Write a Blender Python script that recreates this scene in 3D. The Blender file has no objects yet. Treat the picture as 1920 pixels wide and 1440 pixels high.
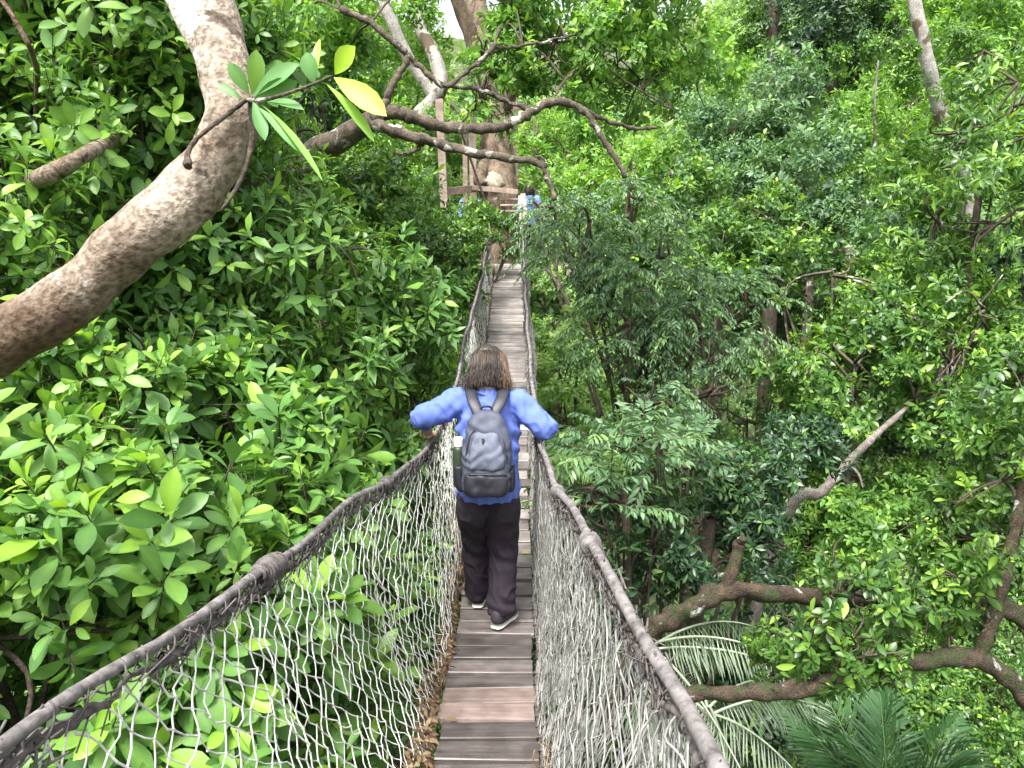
import bpy, math, random
import numpy as np
from mathutils import Vector, noise as mnoise

rng = np.random.default_rng(11)
random.seed(5)
SC = bpy.context.scene
COL = SC.collection
R = math.radians

# ------------------------------------------------------------------ camera
PITCH = R(11.0)
FPX = 1423.0
sp, cp = math.sin(PITCH), math.cos(PITCH)
cam_d = bpy.data.cameras.new('camera')
cam_d.sensor_width = 36.0
cam_d.lens = 36.0 * FPX / 1920.0
cam_d.clip_start = 0.05
cam_d.clip_end = 600
cam = bpy.data.objects.new('camera', cam_d)
COL.objects.link(cam)
cam.rotation_euler = (math.pi / 2 - PITCH, 0, 0)
SC.camera = cam


def P(px, py, d):
    """a point seen at pixel (px, py) of the 1920x1440 photo, d metres along the view axis"""
    xc = (px - 960) / FPX * d
    yc = (py - 720) / FPX * d
    return np.array([xc, d * cp - yc * sp, -d * sp - yc * cp])


def PP(lst):
    return np.array([P(*a[:3]) for a in lst])


# ------------------------------------------------------------------ helpers
def nrm(v):
    v = np.asarray(v, float)
    l = np.linalg.norm(v, axis=-1, keepdims=True)
    return v / np.maximum(l, 1e-9)


ROOT = {}


class MB:
    """collects geometry, then links it as ONE mesh object"""

    def __init__(s):
        s.v, s.q, s.t, s.a, s.n = [], [], [], [], 0

    def add(s, v, q=None, t=None, a=0.5):
        v = np.asarray(v, float).reshape(-1, 3)
        if q is not None and len(q):
            s.q.append(np.asarray(q, int).reshape(-1, 4) + s.n)
        if t is not None and len(t):
            s.t.append(np.asarray(t, int).reshape(-1, 3) + s.n)
        s.v.append(v)
        s.a.append(np.broadcast_to(np.asarray(a, float), (len(v),)))
        s.n += len(v)

    def mesh(s, name, off=(0, 0, 0), smooth=True):
        v = np.concatenate(s.v) - np.asarray(off)
        q = np.concatenate(s.q) if s.q else np.zeros((0, 4), int)
        t = np.concatenate(s.t) if s.t else np.zeros((0, 3), int)
        me = bpy.data.meshes.new(name)
        me.vertices.add(len(v))
        me.vertices.foreach_set('co', v.astype(np.float32).ravel())
        me.loops.add(len(q) * 4 + len(t) * 3)
        me.loops.foreach_set('vertex_index', np.concatenate([q.ravel(), t.ravel()]).astype(np.int32))
        me.polygons.add(len(q) + len(t))
        st = np.concatenate([np.arange(len(q)) * 4, len(q) * 4 + np.arange(len(t)) * 3])
        me.polygons.foreach_set('loop_start', st.astype(np.int32))
        me.polygons.foreach_set('use_smooth', np.full(len(q) + len(t), smooth))
        at = me.attributes.new('tint', 'FLOAT', 'POINT')
        at.data.foreach_set('value', np.concatenate(s.a).astype(np.float32))
        me.update(calc_edges=True)
        return me

    def build(s, name, mat, parent=None, smooth=True):
        if parent is not None:
            off = ROOT[parent]
            loc = (0, 0, 0)
        else:
            v = np.concatenate(s.v)
            off = np.array([v[:, 0].mean(), v[:, 1].mean(), v[:, 2].min()])
            loc = off
        o = bpy.data.objects.new(name, s.mesh(name, off, smooth))
        COL.objects.link(o)
        o.location = loc
        o.data.materials.append(mat)
        if parent is not None:
            o.parent = parent
        ROOT[o] = off
        return o


def tag(o, label=None, cat=None, group=None, kind=None):
    if label: o['label'] = label
    if cat: o['category'] = cat
    if group: o['group'] = group
    if kind: o['kind'] = kind
    return o


def thing(name, label, cat, loc, group=None):
    o = bpy.data.objects.new(name, None)
    COL.objects.link(o)
    o.empty_display_size = 0.2
    o.location = loc
    ROOT[o] = np.asarray(loc, float)
    return tag(o, label, cat, group)


def smooth_path(pts, n):
    """Catmull-Rom through points (any dimension), n samples per span"""
    p = np.asarray(pts, float)
    p = np.vstack([2 * p[0] - p[1], p, 2 * p[-1] - p[-2]])
    out = []
    for i in range(1, len(p) - 2):
        t = np.linspace(0, 1, n, endpoint=False)[:, None]
        a, b, c, d = p[i - 1], p[i], p[i + 1], p[i + 2]
        out.append(0.5 * (2 * b + (c - a) * t + (2 * a - 5 * b + 4 * c - d) * t ** 2 + (3 * b - a - 3 * c + d) * t ** 3))
    out.append(p[-2][None])
    return np.concatenate(out)


def tube(mb, pts, rad, sides=8, a=0.5, lump=0.0, lumpf=3.0, flat=None, ref=None, cap=True):
    """a swept tube; rad scalar / per point; flat = second radius per point along ref"""
    p = np.asarray(pts, float)
    n = len(p)
    rad = np.broadcast_to(np.asarray(rad, float), (n,))
    r2 = rad if flat is None else np.broadcast_to(np.asarray(flat, float), (n,))
    tg = nrm(np.gradient(p, axis=0))
    u = np.zeros((n, 3))
    if ref is not None:
        rf = np.asarray(ref, float)
        u = nrm(rf - tg * (tg @ rf)[:, None])
    else:
        h = np.array([0, 0, 1.0]) if abs(tg[0, 2]) < 0.9 else np.array([1.0, 0, 0])
        u[0] = nrm(np.cross(tg[0], h))
        for i in range(1, n):
            w = u[i - 1] - tg[i] * (u[i - 1] @ tg[i])
            u[i] = nrm(w)
    w = np.cross(tg, u)
    th = np.arange(sides) / sides * 2 * math.pi
    c, s_ = np.cos(th), np.sin(th)
    off = u[:, None] * (c[None, :, None] * rad[:, None, None]) + w[:, None] * (s_[None, :, None] * r2[:, None, None])
    if lump:
        q = p[:, None] + off
        k = lump * (np.sin(q[..., 0] * lumpf * 2.1 + q[..., 2] * lumpf * 3.3 + 1) * np.sin(q[..., 1] * lumpf * 2.7 + 2 + q[..., 0] * lumpf)
                    + 0.6 * np.sin(q[..., 2] * lumpf * 6.1 + q[..., 1] * lumpf * 5 + q[..., 0] * lumpf * 4))
        off = off * (1 + k[..., None])
    v = (p[:, None] + off).reshape(-1, 3)
    i = np.arange(n - 1)[:, None] * sides
    j = np.arange(sides)[None]
    jn = (j + 1) % sides
    q = np.stack([i + j, i + jn, i + sides + jn, i + sides + j], -1).reshape(-1, 4)
    t = None
    if cap:
        v = np.vstack([v, p[0], p[-1]])
        a0, a1 = n * sides, n * sides + 1
        b = (n - 1) * sides
        jj = np.arange(sides)
        t = np.vstack([np.stack([np.full(sides, a0), (jj + 1) % sides, jj], -1),
                       np.stack([np.full(sides, a1), b + jj, b + (jj + 1) % sides], -1)])
    mb.add(v, q, t, a)


def segs(mb, p0, p1, r, sides=3, a=0.5):
    """many straight little tubes at once"""
    p0, p1 = np.asarray(p0), np.asarray(p1)
    n = len(p0)
    r = np.broadcast_to(np.asarray(r, float), (n,))[:, None, None]
    d = nrm(p1 - p0)
    h = np.where(np.abs(d[:, 2:3]) < 0.9, np.array([[0, 0, 1.0]]), np.array([[1.0, 0, 0]]))
    u = nrm(np.cross(d, h))
    w = np.cross(d, u)
    th = np.arange(sides) / sides * 2 * math.pi
    off = (u[:, None] * np.cos(th)[None, :, None] + w[:, None] * np.sin(th)[None, :, None]) * r
    v = np.concatenate([p0[:, None] + off, p1[:, None] + off], 1).reshape(-1, 3)
    b = np.arange(n)[:, None] * 2 * sides
    j = np.arange(sides)[None]
    jn = (j + 1) % sides
    q = np.stack([b + j, b + jn, b + sides + jn, b + sides + j], -1).reshape(-1, 4)
    mb.add(v, q, None, np.repeat(np.broadcast_to(a, (n,)), 2 * sides))


def box(mb, c, size, rot=None, jit=0.0, a=0.5, bev=0.0):
    """a box with bevelled long edges, centre c"""
    sx, sy, sz = np.asarray(size) / 2
    b = bev
    prof = np.array([[-sy, -sz + b], [-sy + b, -sz], [sy - b, -sz], [sy, -sz + b], [sy, sz - b], [sy - b, sz], [-sy + b, sz], [-sy, sz - b]]) if b else \
        np.array([[-sy, -sz], [sy, -sz], [sy, sz], [-sy, sz]])
    k = len(prof)
    v = np.vstack([np.c_[np.full(k, -sx), prof], np.c_[np.full(k, sx), prof]])
    if jit:
        v = v + rng.normal(0, jit, v.shape)
    if rot is not None:
        v = v @ np.asarray(rot).T
    v = v + np.asarray(c)
    j = np.arange(k)
    jn = (j + 1) % k
    q = np.stack([j, jn, k + jn, k + j], -1)
    if k == 4:
        q = np.vstack([q, [[3, 2, 1, 0]], [[4, 5, 6, 7]]])
        mb.add(v, q, None, a)
    else:
        t = np.vstack([[0, i + 1, i] for i in range(1, k - 1)] + [[k, k + i, k + i + 1] for i in range(1, k - 1)])
        mb.add(v, q, t, a)


def beam(mb, p0, p1, w, h, up=(0, 0, 1), a=0.5, bev=0.006):
    p0, p1 = np.asarray(p0, float), np.asarray(p1, float)
    x = nrm(p1 - p0)
    z = np.asarray(up, float)
    z = nrm(z - x * (x @ z))
    y = np.cross(z, x)
    box(mb, (p0 + p1) / 2, (np.linalg.norm(p1 - p0), w, h), np.stack([x, y, z], 1), bev=bev, a=a)


# ------------------------------------------------------------------ materials
def nodes(name):
    m = bpy.data.materials.new(name)
    m.use_nodes = True
    nt = m.node_tree
    return m, nt, nt.nodes['Principled BSDF']


def N(nt, typ, **kw):
    n = nt.nodes.new(typ)
    for k, v in kw.items():
        if k.startswith('i_'):
            n.inputs[k[2:]].default_value = v
        else:
            setattr(n, k, v)
    return n


def ramp(nt, stops):
    n = nt.nodes.new('ShaderNodeValToRGB')
    e = n.color_ramp.elements
    while len(e) < len(stops):
        e.new(0.5)
    for el, (p, c) in zip(e, stops):
        el.position = p
        el.color = (*c, 1)
    return n


def leaf_mat(name, dark, mid, young, trans=0.3, rough=0.42, under=1.25, spec=0.5):
    m, nt, b = nodes(name)
    L = nt.links.new
    at = N(nt, 'ShaderNodeAttribute', attribute_name='tint')
    oi = N(nt, 'ShaderNodeObjectInfo')
    cr = ramp(nt, [(0.0, dark), (0.5, mid), (0.8, [(a + b_) / 2 for a, b_ in zip(mid, young)]), (1.0, young)])
    L(at.outputs['Fac'], cr.inputs['Fac'])
    tc = N(nt, 'ShaderNodeTexCoord')
    no = N(nt, 'ShaderNodeTexNoise', i_Scale=18.0, i_Detail=4.0)
    L(tc.outputs['Object'], no.inputs['Vector'])
    hs = N(nt, 'ShaderNodeHueSaturation')
    L(cr.outputs['Color'], hs.inputs['Color'])
    mr = N(nt, 'ShaderNodeMapRange')
    mr.inputs['To Min'].default_value = 0.72
    mr.inputs['To Max'].default_value = 1.28
    L(no.outputs['Fac'], mr.inputs['Value'])
    L(mr.outputs['Result'], hs.inputs['Value'])
    geo = N(nt, 'ShaderNodeNewGeometry')
    mx = N(nt, 'ShaderNodeMixRGB', blend_type='MULTIPLY')
    mx.inputs['Color2'].default_value = (under, under, under, 1)
    L(geo.outputs['Backfacing'], mx.inputs['Fac'])
    L(hs.outputs['Color'], mx.inputs['Color1'])
    L(mx.outputs['Color'], b.inputs['Base Color'])
    b.inputs['Roughness'].default_value = rough
    b.inputs['Specular IOR Level'].default_value = spec
    tr = N(nt, 'ShaderNodeBsdfTranslucent')
    tm = N(nt, 'ShaderNodeMixRGB', blend_type='MULTIPLY')
    tm.inputs['Fac'].default_value = 1.0
    tm.inputs['Color2'].default_value = (1.7, 1.65, 0.8, 1)
    L(hs.outputs['Color'], tm.inputs['Color1'])
    L(tm.outputs['Color'], tr.inputs['Color'])
    ms = N(nt, 'ShaderNodeMixShader')
    ms.inputs['Fac'].default_value = trans
    L(b.outputs['BSDF'], ms.inputs[1])
    L(tr.outputs['BSDF'], ms.inputs[2])
    L(ms.outputs['Shader'], nt.nodes['Material Output'].inputs['Surface'])
    return m


def bark_mat(name, c0, c1, patch=None, pscale=3.0, pth=0.6, scale=9.0, moss=None, mth=0.55, bump=0.6, stretch=(1, 1, 1)):
    m, nt, b = nodes(name)
    L = nt.links.new
    tc = N(nt, 'ShaderNodeTexCoord')
    mp = N(nt, 'ShaderNodeMapping')
    mp.inputs['Scale'].default_value = stretch
    L(tc.outputs['Object'], mp.inputs['Vector'])
    n1 = N(nt, 'ShaderNodeTexNoise', i_Scale=scale, i_Detail=9.0, i_Roughness=0.65)
    L(mp.outputs['Vector'], n1.inputs['Vector'])
    cr = ramp(nt, [(0.32, c0), (0.68, c1)])
    L(n1.outputs['Fac'], cr.inputs['Fac'])
    col = cr.outputs['Color']

    def layer(col, c, sc, th, seed):
        n = N(nt, 'ShaderNodeTexNoise', i_Scale=sc, i_Detail=6.0, i_Roughness=0.6, i_Distortion=0.6, noise_dimensions='4D')
        n.inputs['W'].default_value = seed
        L(tc.outputs['Object'], n.inputs['Vector'])
        k = ramp(nt, [(th, (0, 0, 0)), (th + 0.05, (1, 1, 1))])
        L(n.outputs['Fac'], k.inputs['Fac'])
        x = N(nt, 'ShaderNodeMixRGB')
        x.inputs['Color2'].default_value = (*c, 1)
        L(k.outputs['Color'], x.inputs['Fac'])
        L(col, x.inputs['Color1'])
        return x.outputs['Color']

    if moss:
        col = layer(col, moss, pscale * 1.7, mth, 4.0)
    if patch:
        col = layer(col, patch, pscale, pth, 9.0)
    n2 = N(nt, 'ShaderNodeTexNoise', i_Scale=scale * 9, i_Detail=6.0)
    L(mp.outputs['Vector'], n2.inputs['Vector'])
    g = ramp(nt, [(0.35, (0.42, 0.40, 0.38)), (0.58, (1.15, 1.15, 1.15))])
    L(n2.outputs['Fac'], g.inputs['Fac'])
    x = N(nt, 'ShaderNodeMixRGB', blend_type='MULTIPLY')
    x.inputs['Fac'].default_value = 0.85
    L(col, x.inputs['Color1'])
    L(g.outputs['Color'], x.inputs['Color2'])
    L(x.outputs['Color'], b.inputs['Base Color'])
    b.inputs['Roughness'].default_value = 0.85
    b.inputs['Specular IOR Level'].default_value = 0.25
    bp = N(nt, 'ShaderNodeBump', i_Strength=bump, i_Distance=0.012)
    ad = N(nt, 'ShaderNodeMath', operation='ADD')
    L(n1.outputs['Fac'], ad.inputs[0])
    L(n2.outputs['Fac'], ad.inputs[1])
    L(ad.outputs[0], bp.inputs['Height'])
    L(bp.outputs['Normal'], b.inputs['Normal'])
    return m


def wood_mat(name, c0, c1, rough=0.75, stretch=(2.5, 40, 40), var=0.35):
    m, nt, b = nodes(name)
    L = nt.links.new
    tc = N(nt, 'ShaderNodeTexCoord')
    mp = N(nt, 'ShaderNodeMapping')
    mp.inputs['Scale'].default_value = stretch
    oi = N(nt, 'ShaderNodeObjectInfo')
    mu = N(nt, 'ShaderNodeMath', operation='MULTIPLY')
    mu.inputs[1].default_value = 40.0
    L(oi.outputs['Random'], mu.inputs[0])
    n1 = N(nt, 'ShaderNodeTexNoise', i_Scale=1.0, i_Detail=8.0, i_Roughness=0.65, noise_dimensions='4D')
    L(tc.outputs['Object'], mp.inputs['Vector'])
    L(mp.outputs['Vector'], n1.inputs['Vector'])
    L(mu.outputs[0], n1.inputs['W'])
    cr = ramp(nt, [(0.3, c0), (0.7, c1)])
    L(n1.outputs['Fac'], cr.inputs['Fac'])
    n3 = N(nt, 'ShaderNodeTexNoise', i_Scale=9.0, i_Detail=5.0, noise_dimensions='4D')
    L(tc.outputs['Object'], n3.inputs['Vector'])
    L(mu.outputs[0], n3.inputs['W'])
    st = ramp(nt, [(0.38, (0.6, 0.58, 0.56)), (0.62, (1.1, 1.1, 1.1))])
    L(n3.outputs['Fac'], st.inputs['Fac'])
    x = N(nt, 'ShaderNodeMixRGB', blend_type='MULTIPLY')
    x.inputs['Fac'].default_value = 0.8
    L(cr.outputs['Color'], x.inputs['Color1'])
    L(st.outputs['Color'], x.inputs['Color2'])
    hs = N(nt, 'ShaderNodeHueSaturation')
    mr = N(nt, 'ShaderNodeMapRange')
    mr.inputs['To Min'].default_value = 1 - var
    mr.inputs['To Max'].default_value = 1 + var
    L(oi.outputs['Random'], mr.inputs['Value'])
    L(mr.outputs['Result'], hs.inputs['Value'])
    L(x.outputs['Color'], hs.inputs['Color'])
    L(hs.outputs['Color'], b.inputs['Base Color'])
    b.inputs['Roughness'].default_value = rough
    bp = N(nt, 'ShaderNodeBump', i_Strength=0.5, i_Distance=0.004)
    L(n1.outputs['Fac'], bp.inputs['Height'])
    L(bp.outputs['Normal'], b.inputs['Normal'])
    return m


def simple_mat(name, c, rough=0.6, nscale=60.0, namp=0.25, bump=0.2, spec=0.5, c2=None, stretch=(1, 1, 1), sheen=0.0):
    m, nt, b = nodes(name)
    L = nt.links.new
    tc = N(nt, 'ShaderNodeTexCoord')
    mp = N(nt, 'ShaderNodeMapping')
    mp.inputs['Scale'].default_value = stretch
    L(tc.outputs['Object'], mp.inputs['Vector'])
    n1 = N(nt, 'ShaderNodeTexNoise', i_Scale=nscale, i_Detail=5.0, i_Roughness=0.6)
    L(mp.outputs['Vector'], n1.inputs['Vector'])
    lo = c if c2 is None else c2
    cr = ramp(nt, [(0.3, [k * (1 - namp) for k in lo]), (0.7, [min(1, k * (1 + namp)) for k in c])])
    L(n1.outputs['Fac'], cr.inputs['Fac'])
    L(cr.outputs['Color'], b.inputs['Base Color'])
    b.inputs['Roughness'].default_value = rough
    b.inputs['Specular IOR Level'].default_value = spec
    if sheen:
        b.inputs['Sheen Weight'].default_value = sheen
    if bump:
        bp = N(nt, 'ShaderNodeBump', i_Strength=bump, i_Distance=0.004)
        L(n1.outputs['Fac'], bp.inputs['Height'])
        L(bp.outputs['Normal'], b.inputs['Normal'])
    return m


LM = {
    'broad': leaf_mat('broad_leaf', (0.055, 0.135, 0.034), (0.100, 0.22, 0.048), (0.23, 0.40, 0.05), 0.28, 0.46, spec=.4),
    'oval': leaf_mat('oval_leaf', (0.046, 0.115, 0.030), (0.096, 0.21, 0.048), (0.22, 0.39, 0.055), 0.28, 0.43, spec=.42),
    'bush': leaf_mat('bush_leaf', (0.030, 0.080, 0.018), (0.072, 0.158, 0.030), (0.22, 0.37, 0.045), 0.28, 0.38),
    'bright': leaf_mat('bright_leaf', (0.070, 0.160, 0.040), (0.14, 0.29, 0.060), (0.30, 0.47, 0.08), 0.40, 0.42),
    'feather': leaf_mat('feather_leaf', (0.052, 0.110, 0.052), (0.098, 0.190, 0.088), (0.20, 0.34, 0.09), 0.27, 0.46, spec=0.45),
    'mid': leaf_mat('mid_leaf', (0.030, 0.080, 0.020), (0.078, 0.175, 0.036), (0.24, 0.40, 0.05), 0.30, 0.38),
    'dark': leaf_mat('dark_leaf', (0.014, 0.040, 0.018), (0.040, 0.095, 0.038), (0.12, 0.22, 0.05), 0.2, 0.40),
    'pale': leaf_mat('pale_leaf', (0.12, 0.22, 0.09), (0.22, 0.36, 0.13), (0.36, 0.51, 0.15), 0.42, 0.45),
    'hill': leaf_mat('hill_leaf', (0.07, 0.15, 0.06), (0.14, 0.26, 0.09), (0.28, 0.41, 0.11), 0.38, 0.5),
    'palm': leaf_mat('sky_pale_palm_leaf', (0.10, 0.16, 0.09), (0.22, 0.29, 0.20), (0.44, 0.48, 0.38), 0.2, 0.34, spec=0.8),  # greyish tones include the sky's reflection on the fronds
    'fan': leaf_mat('fan_leaf', (0.03, 0.08, 0.028), (0.055, 0.14, 0.045), (0.13, 0.25, 0.07), 0.2, 0.34, spec=0.6),
    'sprig': leaf_mat('sprig_leaf', (0.05, 0.15, 0.04), (0.105, 0.25, 0.065), (0.29, 0.46, 0.02), 0.25, 0.5),
    'dry': leaf_mat('dry_leaf', (0.06, 0.035, 0.02), (0.14, 0.085, 0.045), (0.28, 0.2, 0.11), 0.1, 0.7),
}
BARK_TAN = bark_mat('tan_bark', (0.20, 0.165, 0.13), (0.41, 0.345, 0.28), (0.56, 0.54, 0.51), 5.5, 0.615, 6.5, (0.10, 0.076, 0.056), 0.575, bump=.9)
_nt = BARK_TAN.node_tree
_b = _nt.nodes['Principled BSDF']
_src = _b.inputs['Base Color'].links[0].from_socket
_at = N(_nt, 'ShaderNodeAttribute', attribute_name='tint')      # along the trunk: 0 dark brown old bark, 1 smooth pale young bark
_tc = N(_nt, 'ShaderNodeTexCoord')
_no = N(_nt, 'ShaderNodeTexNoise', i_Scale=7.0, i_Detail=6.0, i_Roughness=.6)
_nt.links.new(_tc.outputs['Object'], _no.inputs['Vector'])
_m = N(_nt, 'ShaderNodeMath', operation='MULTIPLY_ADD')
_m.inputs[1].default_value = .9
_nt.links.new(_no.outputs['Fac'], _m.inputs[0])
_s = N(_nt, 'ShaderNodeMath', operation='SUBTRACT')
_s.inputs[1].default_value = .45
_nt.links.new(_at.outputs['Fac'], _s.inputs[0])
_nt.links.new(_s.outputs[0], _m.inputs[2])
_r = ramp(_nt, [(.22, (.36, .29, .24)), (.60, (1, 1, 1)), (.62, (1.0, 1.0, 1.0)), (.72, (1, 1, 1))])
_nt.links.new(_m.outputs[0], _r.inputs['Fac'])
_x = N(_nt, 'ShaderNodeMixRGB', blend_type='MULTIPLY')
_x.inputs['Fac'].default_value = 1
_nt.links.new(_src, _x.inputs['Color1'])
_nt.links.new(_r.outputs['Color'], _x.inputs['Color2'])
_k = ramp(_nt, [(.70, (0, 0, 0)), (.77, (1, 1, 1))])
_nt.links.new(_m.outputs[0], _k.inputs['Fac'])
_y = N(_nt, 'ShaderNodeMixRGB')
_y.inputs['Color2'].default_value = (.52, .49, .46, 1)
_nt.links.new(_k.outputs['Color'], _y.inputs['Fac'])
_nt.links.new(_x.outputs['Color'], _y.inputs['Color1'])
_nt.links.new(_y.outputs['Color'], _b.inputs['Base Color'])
BARK_MOSS = bark_mat('mossy_bark', (0.018, 0.014, 0.010), (0.085, 0.062, 0.042), (0.40, 0.40, 0.37), 5.5, 0.60, 11.0, (0.035, 0.045, 0.018), 0.52, bump=1.0)
BARK_GREY = bark_mat('grey_bark', (0.035, 0.028, 0.022), (0.16, 0.13, 0.10), (0.42, 0.40, 0.36), 5.0, 0.575, 12.0, (0.045, 0.06, 0.02), 0.60, bump=.9)
BARK_DARK = bark_mat('dark_bark', (0.03, 0.024, 0.02), (0.11, 0.085, 0.065), None, 5.0, 0.6, 10.0)
BARK_WHITE = bark_mat('white_bark', (0.20, 0.185, 0.165), (0.46, 0.44, 0.41), (0.12, 0.09, 0.06), 2.6, 0.54, 6.0)
BARK_GIANT = bark_mat('giant_bark', (0.045, 0.032, 0.022), (0.22, 0.165, 0.12), (0.36, 0.32, 0.26), 2.2, 0.62, 7.0, (0.06, 0.045, 0.03), 0.54, stretch=(1, 1, 0.35), bump=1.0)

# ------------------------------------------------------------------ leaves
TPL = {
    'A': (np.array([0, .13, .32, .52, .72, .89, 1]), np.array([0, .30, .68, .96, .97, .60, 0])),
    'B': (np.array([0, .28, .64, 1]), np.array([0, .66, .98, 0])),
    'C': (np.array([0, .48, 1]), np.array([0, 1.0, 0])),
}


def leaves(mb, pos, dir_, up, Ln, Wd, tint, tpl='B', droop=0.25, fold=0.28):
    n = len(pos)
    if n == 0:
        return
    Ln = np.broadcast_to(Ln, (n,))[:, None]
    Wd = np.broadcast_to(Wd, (n,))[:, None]
    dr = np.broadcast_to(droop, (n,))[:, None]
    d = nrm(dir_)
    s = nrm(np.cross(d, up))
    nn = np.cross(s, d)
    T, Wp = TPL[tpl]
    m = len(T)
    mid = [pos + d * Ln * t - nn * dr * Ln * t * t for t in T]
    if tpl == 'C':
        vs = np.stack([mid[0], mid[2], mid[1] - s * Wd * .5 + nn * fold * Wd * .5, mid[1] + s * Wd * .5 + nn * fold * Wd * .5], 1)
        k = 4
        tr = np.array([[0, 1, 2], [0, 3, 1]])
        b = np.arange(n)[:, None, None] * k
        mb.add(vs.reshape(-1, 3), None, (tr[None] + b).reshape(-1, 3), np.repeat(tint, k))
        return
    vs = list(mid)
    li, ri = {}, {}
    for i in range(1, m - 1):
        e = nn * fold * Wd * .5 * Wp[i]
        li[i] = len(vs)
        vs.append(mid[i] - s * Wd * .5 * Wp[i] + e)
        ri[i] = len(vs)
        vs.append(mid[i] + s * Wd * .5 * Wp[i] + e)
    k = len(vs)
    vs = np.stack(vs, 1)
    tr = [[0, 1, li[1]], [0, ri[1], 1], [m - 2, m - 1, li[m - 2]], [m - 2, ri[m - 2], m - 1]]
    qd = []
    for i in range(1, m - 2):
        qd += [[i, i + 1, li[i + 1], li[i]], [i, ri[i], ri[i + 1], i + 1]]
    b = np.arange(n)[:, None, None] * k
    mb.add(vs.reshape(-1, 3), (np.array(qd)[None] + b).reshape(-1, 4), (np.array(tr)[None] + b).reshape(-1, 3), (np.repeat(tint, k).reshape(n, k) + (np.where(np.arange(k) < m, .13, -.03) if tpl == 'A' else 0)).clip(0, 1).ravel())


def snoise(p, f, seed=0.0):
    x, y, z = p[:, 0] * f + seed, p[:, 1] * f + seed * 1.7, p[:, 2] * f - seed
    return (np.sin(1.7 * x + 1.3 * np.sin(1.1 * y + .7)) + np.sin(1.9 * y + 1.5 * np.sin(1.3 * z + 1.1)) + np.sin(2.1 * z + 1.4 * np.sin(1.2 * x + 2.3))) / 3


# ------------------------------------------------------------------ the bridge's shape
def zdeck(Y):
    s = np.asarray(Y, float) - 4.3
    return -2.33 + 0.16 * np.sqrt(s * s + 0.16) + 0.0012 * np.maximum(s, 0) ** 2


def railL(Y):
    return np.interp(Y, [-2, .98, 1.33, 2.06, 3.25, 4.17, 5.48, 6.95, 10, 14.4], [-.76, -.742, -.735, -.70, -.578, -.475, -.43, -.435, -.39, -.38])


def railR(Y):
    return np.interp(Y, [-2, .89, 1.52, 2.36, 4.16, 5.5, 6.95, 10, 14.4], [.30, .292, .278, .246, .155, .157, .150, .160, .18])


def railH(Y):
    return np.interp(Y, [-2, 2.2, 3.3, 4.2, 5.4, 7, 10, 14.4], [1.09, 1.04, 1.07, 1.10, 1.0, .97, .88, .95])


def deckR(Y):
    return np.interp(Y, [0, 2.7, 4.2, 9.9, 14.4], [.08, .088, .115, .165, .155])


DECKL = -0.32


def in_corridor(p, m=0.0):
    Y = p[:, 1]
    zd = zdeck(Y)
    mm = np.where(Y > 10.5, -0.25, m)
    inside = (p[:, 0] > railL(Y) - mm) & (p[:, 0] < railR(Y) + mm) & (p[:, 2] > zd - 0.25) & (p[:, 2] < zd + 2.75) & (Y > -3) & (Y < 16.5)
    return inside | (np.linalg.norm(p, axis=1) < 1.25)


def zground(x, y):
    x, y = np.asarray(x, float), np.asarray(y, float)
    h = -10.5 + 0.0 * x
    t = np.clip((y - 13) / 45, 0, 1.6)
    h = h + 15 * t * t * (3 - 2 * np.minimum(t, 1)) * 0.8
    r = np.clip((np.abs(x) - 6) / 40, 0, 1.5)
    h = h + 8 * r
    return h + 0.5 * np.sin(x * .35 + 1) * np.sin(y * .31 + 2) + 0.2 * np.sin(x * 1.1 + y * .9)


# ------------------------------------------------------------------ trees
def sample_lobe(c, r, n, inner=0.5, seed=0.0, sq=(1, 1, .85), gap=-0.45, f=1.6):
    """twig tips on a handful of smaller clumps that make up one rounded mass"""
    m = max(5, int(7 + 4 * r))
    sd = nrm(rng.normal(size=(m, 3)) + np.array([0, 0, .15]))
    sc = c + sd * np.asarray(sq) * (r * rng.uniform(.48, .74, m))[:, None]
    sr = r * rng.uniform(.30, .62, m)
    k = rng.choice(m, n, p=sr ** 2 / (sr ** 2).sum())
    d = nrm(rng.normal(size=(n, 3)) + sd[k] * .55 + np.array([0, 0, .30]))
    rr = sr[k] * (inner * .7 + (1.08 - inner * .7) * rng.random(n) ** 0.6)
    p = sc[k] + d * rr[:, None] * np.array([1, 1, .85])
    keep = snoise(p, f / max(r, .4) * 1.3, seed + 3) > gap
    return p[keep], d[keep]


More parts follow.
